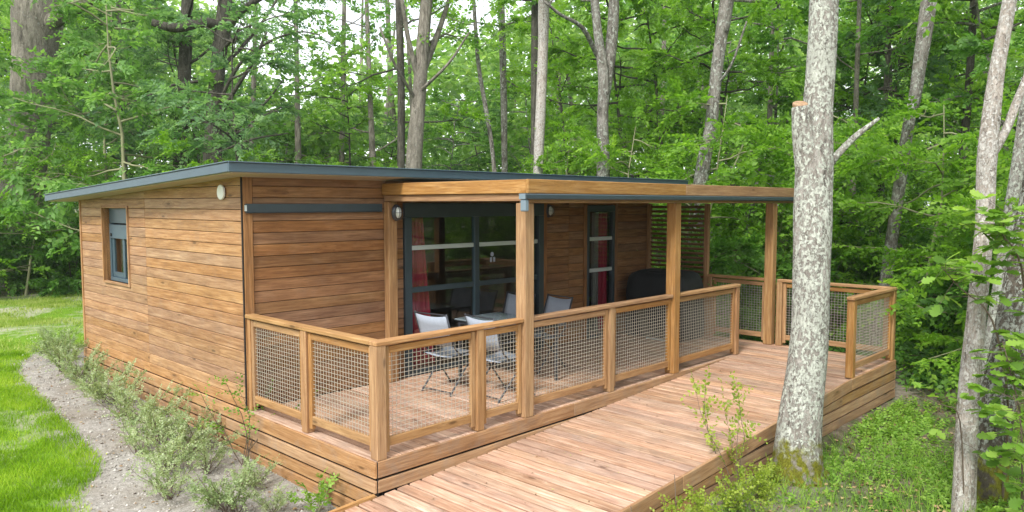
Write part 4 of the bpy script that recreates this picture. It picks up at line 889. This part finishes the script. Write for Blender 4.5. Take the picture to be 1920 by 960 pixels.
plan = {0: [('a', 25, 24.5), ('c', 110, 27), ('h', -60, 20.0), ('h', 175, 20.4), ('s', 40, 19.8), ('b', 20, 20.6), ('b', 90, 21.2), ('b', 135, 20.8), ('b', -40, 20.0)],
        1: [('c', 250, 25), ('h', 265, 19.0), ('b', 175, 21.5)],
        2: [('c', 385, 23), ('c', 440, 17.5), ('m', 430, 28), ('s', 345, 16.5), ('s', 410, 16.8), ('s', 480, 18)],
        3: [('m', 540, 30), ('m', 610, 33), ('a', 665, 27), ('s', 600, 20)],
        4: [('c', 720, 28), ('m', 850, 27), ('s', 820, 17.5), ('s', 735, 18)],
        5: [('c', 905, 28), ('m', 985, 26), ('s', 950, 18), ('s', 1030, 17.5)],
        6: [('a', 1090, 24), ('a', 1195, 20), ('s', 1165, 16.5), ('s', 1075, 18)],
        7: [('a', 1275, 19), ('a', 1390, 18), ('m', 1340, 23), ('s', 1308, 14.4), ('s', 1420, 15.5), ('b', 1370, 15.2), ('b', 1290, 13.6), ('b', 1335, 13.4)],
        8: [('m', 1465, 19), ('a', 1560, 20), ('s', 1500, 15.4), ('b', 1450, 15), ('b', 1540, 14.6), ('c', 1610, 18.5)],
        9: [('a', 1690, 18), ('m', 1755, 20), ('s', 1650, 15.5), ('s', 1712, 12.9), ('b', 1610, 15.4), ('b', 1700, 14.6), ('b', 1770, 14.6)],
        10: [('a', 1850, 16.5), ('m', 1950, 15), ('s', 1850, 11.4), ('s', 1930, 10.2), ('b', 1860, 12), ('b', 1930, 10.8), ('b', 1800, 13.4)]}
places = {1: [''], 2: ['left one', 'right one'], 3: ['leftmost of three', 'middle of three', 'rightmost of three'], 4: ['leftmost of four', 'second from left', 'third from left', 'rightmost of four']}
for k, items in plan.items():
    for j, (kd, px, dd) in enumerate(items):
        same = sorted(p for q, p, _ in items if q == kd); w = places[len(same)][same.index(px)]
        plant(kd, px, dd, words[kd] + ' ' + sectors[k][2] + (', ' + w if w else ''), {2: .85, 3: .82, 4: .72, 5: .78}.get(k, 1.0), i=j)
# woods on the far side of the clearing, seen mirrored in the glass doors
mirror_words = ['nearest the landing', 'behind the nearest one', 'deep to the right', 'in the second row', 'far back in the shade', 'closest to the ramp', 'farthest along the row', 'beside the landing path', 'in the gap of the row', 'at the very back']
for j, (kd, x, y) in enumerate((('a', 9, -6.5), ('m', 13, -8), ('a', 17, -6), ('m', 12, -12), ('c', 18, -11), ('a', 7, -10), ('m', 22, -8), ('s', 10.5, -4.6), ('s', 14, -5), ('c', 24, -14))):
    src = protos[kd][j % 2]; M = Matrix.Translation((x, y, base_z((x, y)))) @ Matrix.Rotation(j * 1.7, 4, 'Z'); o = copy_tree(src, M)
    o['label'] = words[kd] + ' mirrored in the glass door, ' + mirror_words[j]; o['group'] = 'woods facing the glass doors'

# distant woodland mass
def far_woods():
    rng = np.random.default_rng(77); P, S = [], []
    for k in range(1150):
        px = rng.uniform(-260, 2180)
        if 420 < px < 1060 and rng.random() < .12: continue
        dep = rng.uniform(29, 62); top = np.interp(px, [-260, 380, 450, 560, 640, 760, 900, 1000, 1100, 1300], [13, 12, 7.0, 6.0, 8, 7.5, 9, 9, 12, 13])
        zc = rng.uniform(0, 1) ** .8 * top * (.75 + dep / 110); c = at(px, 380, dep); c[2] = zc; rad = rng.uniform(.9, 2.2); m = int(95 * rad)
        q = rng.normal(0, 1, (m, 3)) * np.array([rad, rad, rad * .55]) * .6 + c; P.append(q); S.append(np.full(m, .20 + dep * .0042))
    P, S = np.concatenate(P), np.concatenate(S); k = P[:, 2] > -.3; P, S = P[k], S[k]; n = len(P)
    d = rng.normal(0, 1, (n, 3)) * np.array([1, 1, .5]); V, F = leaves_np(P, d, rng.normal(0, .5, (n, 3)) + np.array([0, 0, .9]), S * rng.uniform(.7, 1.3, n), .36)
    tone = np.clip(np.repeat(.5, n) + rng.normal(0, .25, n), 0, 1); nf = len(F)
    tr = Tubes()
    for j in range(44):
        px = rng.uniform(-200, 2100); dep = rng.uniform(28, 58); b = at(px, 380, dep); b[2] = base_z(b); r = rng.uniform(.08, .2); tip = b + np.array([rng.normal(0, .8), rng.normal(0, .8), rng.uniform(10, 17)]); tr.add([b, b * .5 + tip * .5 + rng.normal(0, .2, 3), tip], [r, r * .8, r * .3], 6, cap=False)
    TV, TF = np.concatenate(tr.V), np.concatenate(tr.F); TF = np.concatenate([TF[:, [0, 1, 2]], TF[:, [0, 2, 3]]]) + len(V)
    me = np_mesh('distant_woodland', np.concatenate([V, TV]), np.concatenate([F, TF]), [L_far, B_oak], np.concatenate([np.tile(tone, 2), np.full(len(TF), .5)]), np.concatenate([np.zeros(nf), np.ones(len(TF))]))
    tag(link(bpy.data.objects.new('distant_woodland', me)), 'distant green woodland closing the view behind the nearer trees', 'woodland', kind='stuff')
far_woods()

# ------------------------------------------------------------------ shrubs in the bed and along the ramp
def shrub_mesh(seed, H, stems, nl, ls, leaf, bark, spread=.55, twigs=7, tl=.16):
    rng = np.random.default_rng(seed); tb, lf = Tubes(), Leafage(); tp, td, tL = [], [], []
    for s in range(stems):
        a = rng.uniform(0, 6.28); L = H * rng.uniform(.6, 1.35); P = limb(rng, [rng.normal(0, .03), rng.normal(0, .03), -.02], [math.cos(a) * spread, math.sin(a) * spread, rng.uniform(.6, 1.2)], L, -.03, 6, .14)
        tb.add(P, np.linspace(.0055, .0018, 6), 4, cap=False)
        for j in range(twigs):
            q, dq = along(P, .22 + .78 * (j + rng.uniform(0, 1)) / twigs if j else .99); tp.append(q); td.append(dq / np.linalg.norm(dq) + rng.normal(0, .55, 3)); tL.append(tl * rng.uniform(.6, 1.4))
    lf.add(sprays(np.array(tp), np.array(td), np.array(tL), nl, ls, rng, .1, .3)); return tb.mesh('stems', bark), lf.mesh('foliage', leaf, .34)
bed_protos = [shrub_mesh(s, h, st, 12, .034, L_grey, B_twig, twigs=9) for s, h, st in ((31, .52, 17), (32, .45, 20), (33, .60, 14), (34, .40, 16))]
def shrub(name, x, y, ms, label, group, s=1.0, cat='shrub', rz_=None):
    t = empty(name, (x, y, float(gz(x, y)) - .01), label, cat, group, rt.uniform(0, 6.28)); t.matrix_basis = t.matrix_basis @ Matrix.Scale(s, 4)
    for nm, me in zip(('stems', 'foliage'), ms): o = bpy.data.objects.new(nm, me); scene.collection.objects.link(o); o.parent = t
    return t
ordn = ['first', 'second', 'third', 'fourth', 'fifth', 'sixth', 'seventh', 'eighth', 'ninth', 'tenth', 'eleventh', 'twelfth', 'thirteenth']
for k, (x, y, s) in enumerate([(-.05, 8.6, .9), (-.22, 7.85, 1.1), (-.36, 7.15, .95), (-.34, 6.45, 1.15), (-.44, 5.75, .9), (-.36, 5.1, 1.1), (-.48, 4.4, .95), (-.38, 3.75, 1.15), (-.52, 3.2, .9), (-.34, 2.7, 1.0), (-.5, 2.1, .75), (-.34, 1.5, .65), (-.5, .85, .5)]):
    shrub('bed_shrub', x, y, bed_protos[k % 4], 'grey green bed shrub along the end wall, %s from the far corner' % ordn[k], 'shrubs planted in the gravel bed', s * .85)
for k, (x, y, s) in enumerate([(-.80, 3.0, .7), (-.78, 2.4, .95), (-.98, 1.75, .7), (-.72, 1.15, .85)]):
    shrub('bed_shrub', x, y, bed_protos[(k + 2) % 4], 'grey green bed shrub of the outer row beside the lawn, %s from the house' % ordn[k], 'shrubs planted in the gravel bed', s)
tall = shrub_mesh(41, .8, 6, 8, .04, L_weed, B_twig, .3, 7, .18)
shrub('young_shrub', -.16, 2.02, tall, 'taller green shrub with dark stems by the terrace corner of the cabin', 'shrubs planted in the gravel bed', 1.0)
shrub('young_shrub', -.22, .62, shrub_mesh(42, .3, 8, 7, .045, L_weed, B_stem, .5, 5, .1), 'small leafy green weed against the skirt boards', 'shrubs planted in the gravel bed', 1.0)
rampb = [shrub_mesh(s, h, st, 10, .045, L_yell, B_twig, .5, 7, .18) for s, h, st in ((51, .42, 13), (52, .36, 14))]
for k, (x, y, s, lb) in enumerate([(1.25, -1.95, .8, 'yellow green bush at the low end of the ramp edge, nearest the camera'), (1.75, -2.02, .75, 'yellow green bush, second along the ramp edge from the low end'), (2.2, -2.0, .72, 'yellow green bush, third along the ramp edge from the low end'), (2.65, -2.02, .72, 'yellow green bush, fourth along the ramp edge from the low end'), (3.12, -1.93, .42, 'yellow green bush beside the ramp just left of the lichen trunk')]):
    shrub('ramp_bush', x, y, rampb[k % 2], lb, 'bushes along the ramp', s)
shrub('ramp_sapling', 2.62, -1.83, shrub_mesh(55, .85, 5, 9, .045, L_yell, B_twig, .14, 11, .2), 'thin young sapling with yellow green leaves rising above the ramp edge', 'bushes along the ramp')
for lb, x, y, h in (('thin bare stick standing at the ramp edge near the frame bottom', .95, -1.86, .42), ('thin bare stick standing in the second ramp bush', 1.55, -1.86, .5)):
    tbs = Tubes(); tbs.add([(0, 0, -.05), (.01, 0, h * .5), (0, .012, h)], [.005, .0045, .003], 5); o = link(bpy.data.objects.new('stick', tbs.mesh('stick', B_twig)), Matrix.Translation((x, y, float(gz(x, y))))); tag(o, lb, 'stick')

# oak shoots with lobed leaves near the right edge
def lobed(b, d, n, l):
    d = d / np.linalg.norm(d); s = np.cross(d, n); s /= np.linalg.norm(s); u = np.cross(s, d)
    prof = [(0, .02), (.14, .10), (.25, .22), (.34, .13), (.47, .33), (.57, .19), (.70, .36), (.80, .22), (.92, .20), (1.0, .0)]
    ctr = [b + d * l * t - u * l * .10 * t * t for t, _ in prof]; V, F = [], []
    for (t, w), c in zip(prof, ctr): V += [c + s * l * w + u * l * w * .18, c, c - s * l * w + u * l * w * .18]
    for k in range(len(prof) - 1): a = 3 * k; F += [(a, a + 1, a + 4, a + 3), (a + 1, a + 2, a + 5, a + 4)]
    return V, F
def oak_shoot(label, start, bends, r, seed, nleaf=34, ls=.13):
    rng = np.random.default_rng(seed); start = np.array(start); t = empty('oak_shoot', start.tolist(), label, 'branch', 'oak shoots at the right edge'); tb = Tubes(); V, F, T = [], [], []
    P = catmull([np.zeros(3)] + [np.array(q) - start for q in bends], 4); tb.add(P, np.linspace(r, .003, len(P)), 6)
    for k in range(nleaf):
        q, dq = along(P, rng.uniform(.15, 1)); off = rng.normal(0, 1, 3) * np.array([1, 1, .5]); off /= np.linalg.norm(off); L = rng.uniform(.06, .28); e = q + off * L
        tb.add([q, (q + e) / 2 + [0, 0, .01], e], [.003, .002, .0015], 3, cap=False)
        for j in range(rng.integers(3, 6)):
            a = rng.uniform(0, 6.28); v, f = lobed(e, off * .5 + np.array([math.cos(a), math.sin(a), rng.uniform(-.35, .25)]), np.array([0, 0, 1.]) + rng.normal(0, .35, 3), ls * rng.uniform(.6, 1.2)); F += [tuple(len(V) + i for i in g) for g in f]; V += v; T += [rng.random()] * len(f)
    M = Matrix.Translation(start.tolist()); link(bpy.data.objects.new('stem', tb.mesh('stem', B_twig)), M, t)
    me = np_mesh('leaves', np.array(V), np.array(F), [L_weed], np.array(T)); link(bpy.data.objects.new('leaves', me), M, t)
def gp(px, dep): p = at(px, 900, dep); p[2] = base_z(p); return p
oak_shoot('oak shoot with lobed leaves reaching left across the bleached trunk', gp(1880, 6.6), [at(1890, 760, 6.4), at(1860, 600, 6.2), at(1800, 540, 6.0), at(1765, 500, 5.9)], .012, 61, 30)
oak_shoot('dense oak shoot with broad leaves at the right edge, upper one', gp(1935, 6.4), [at(1930, 700, 6.2), at(1915, 500, 6.0), at(1880, 440, 5.9), at(1890, 400, 5.9)], .014, 62, 64)
oak_shoot('oak shoot with leaves low at the right edge', gp(1920, 6.2), [at(1915, 800, 6.1), at(1895, 700, 6.0), at(1880, 640, 6.0)], .01, 63, 36)
oak_shoot('leafy oak shoot filling the lower right corner', gp(1905, 6.0), [at(1930, 880, 5.9), at(1915, 800, 5.8), at(1900, 740, 5.8)], .008, 65, 40)
oak_shoot('small twig of bright leaves left of the bleached trunk low down', gp(1812, 6.4), [at(1800, 790, 6.3), at(1770, 760, 6.25), at(1735, 745, 6.2)], .006, 64, 8, .10)

# ------------------------------------------------------------------ leaf litter
def litter(name, x, y, z, size, label, rng):
    n = len(x); a = rng.uniform(0, 6.28, n); d = np.stack([np.cos(a), np.sin(a), rng.normal(0, .15, n)], 1)
    V, F = leaves_np(np.stack([x, y, z], 1), d, rng.normal(0, .25, (n, 3)) + np.array([0, 0, 1.]), size, .3, .12)
    k = NT(name); k.set(k.p.inputs['Base Color'], k.ramp(k.n('ShaderNodeAttribute', attribute_name='rnd').outputs['Fac'], [(0, (.10, .055, .025)), (.5, (.24, .15, .07)), (.85, (.38, .27, .14)), (1, (.30, .34, .06))])); k.p.inputs['Roughness'].default_value = .8
    tag(link(bpy.data.objects.new(name, np_mesh(name, V, F, [k.m], np.tile(rng.random(n), 2)))), label, 'leaf litter', kind='stuff')
rl = np.random.default_rng(91); n = 240; lx, ly = rl.uniform(-.6, 7.2, n), rl.uniform(-1.66, -.06, n)
litter('fallen_leaves', lx, ly, np.where(lx < RT, rmp(lx), 0) + .006, rl.uniform(.010, .028, n), 'small dry leaves scattered over the ramp boards', rl)
n = 5200; lx, ly = rl.uniform(1.0, 11, n), rl.uniform(-6, -1.8, n)
litter('woodland_litter', lx, ly, gz(lx, ly) + .008, rl.uniform(.03, .075, n), 'dry brown leaves lying on the bare woodland soil', rl)
n = 700; lx, ly = rl.uniform(-1.7, -.05, n), rl.uniform(.2, 9, n); kk = lx > lawn_edge(ly); lx, ly = lx[kk], ly[kk]
litter('bed_litter', lx, ly, gz(lx, ly) + .008, rl.uniform(.02, .05, len(lx)), 'dry leaf scraps lying on the gravel bed', rl)

# ------------------------------------------------------------------ light haze in the air of the woods
hz = NT('haze'); hz.N.remove(hz.p); pv = hz.n('ShaderNodeVolumePrincipled', Density=.0006, Anisotropy=.2); pv.inputs['Color'].default_value = (.93, .97, .95, 1); hz.t.links.new(pv.outputs[0], hz.out.inputs['Volume'])
hx = mesh_obj('haze', [(x, y, z) for x in (-330, 350) for y in (-330, 350) for z in (-1.8, 30)], [(0, 1, 3, 2), (4, 6, 7, 5), (0, 4, 5, 1), (2, 3, 7, 6), (0, 2, 6, 4), (1, 5, 7, 3)], hz.m); tag(hx, 'thin pale haze between the trees', 'haze', kind='stuff')
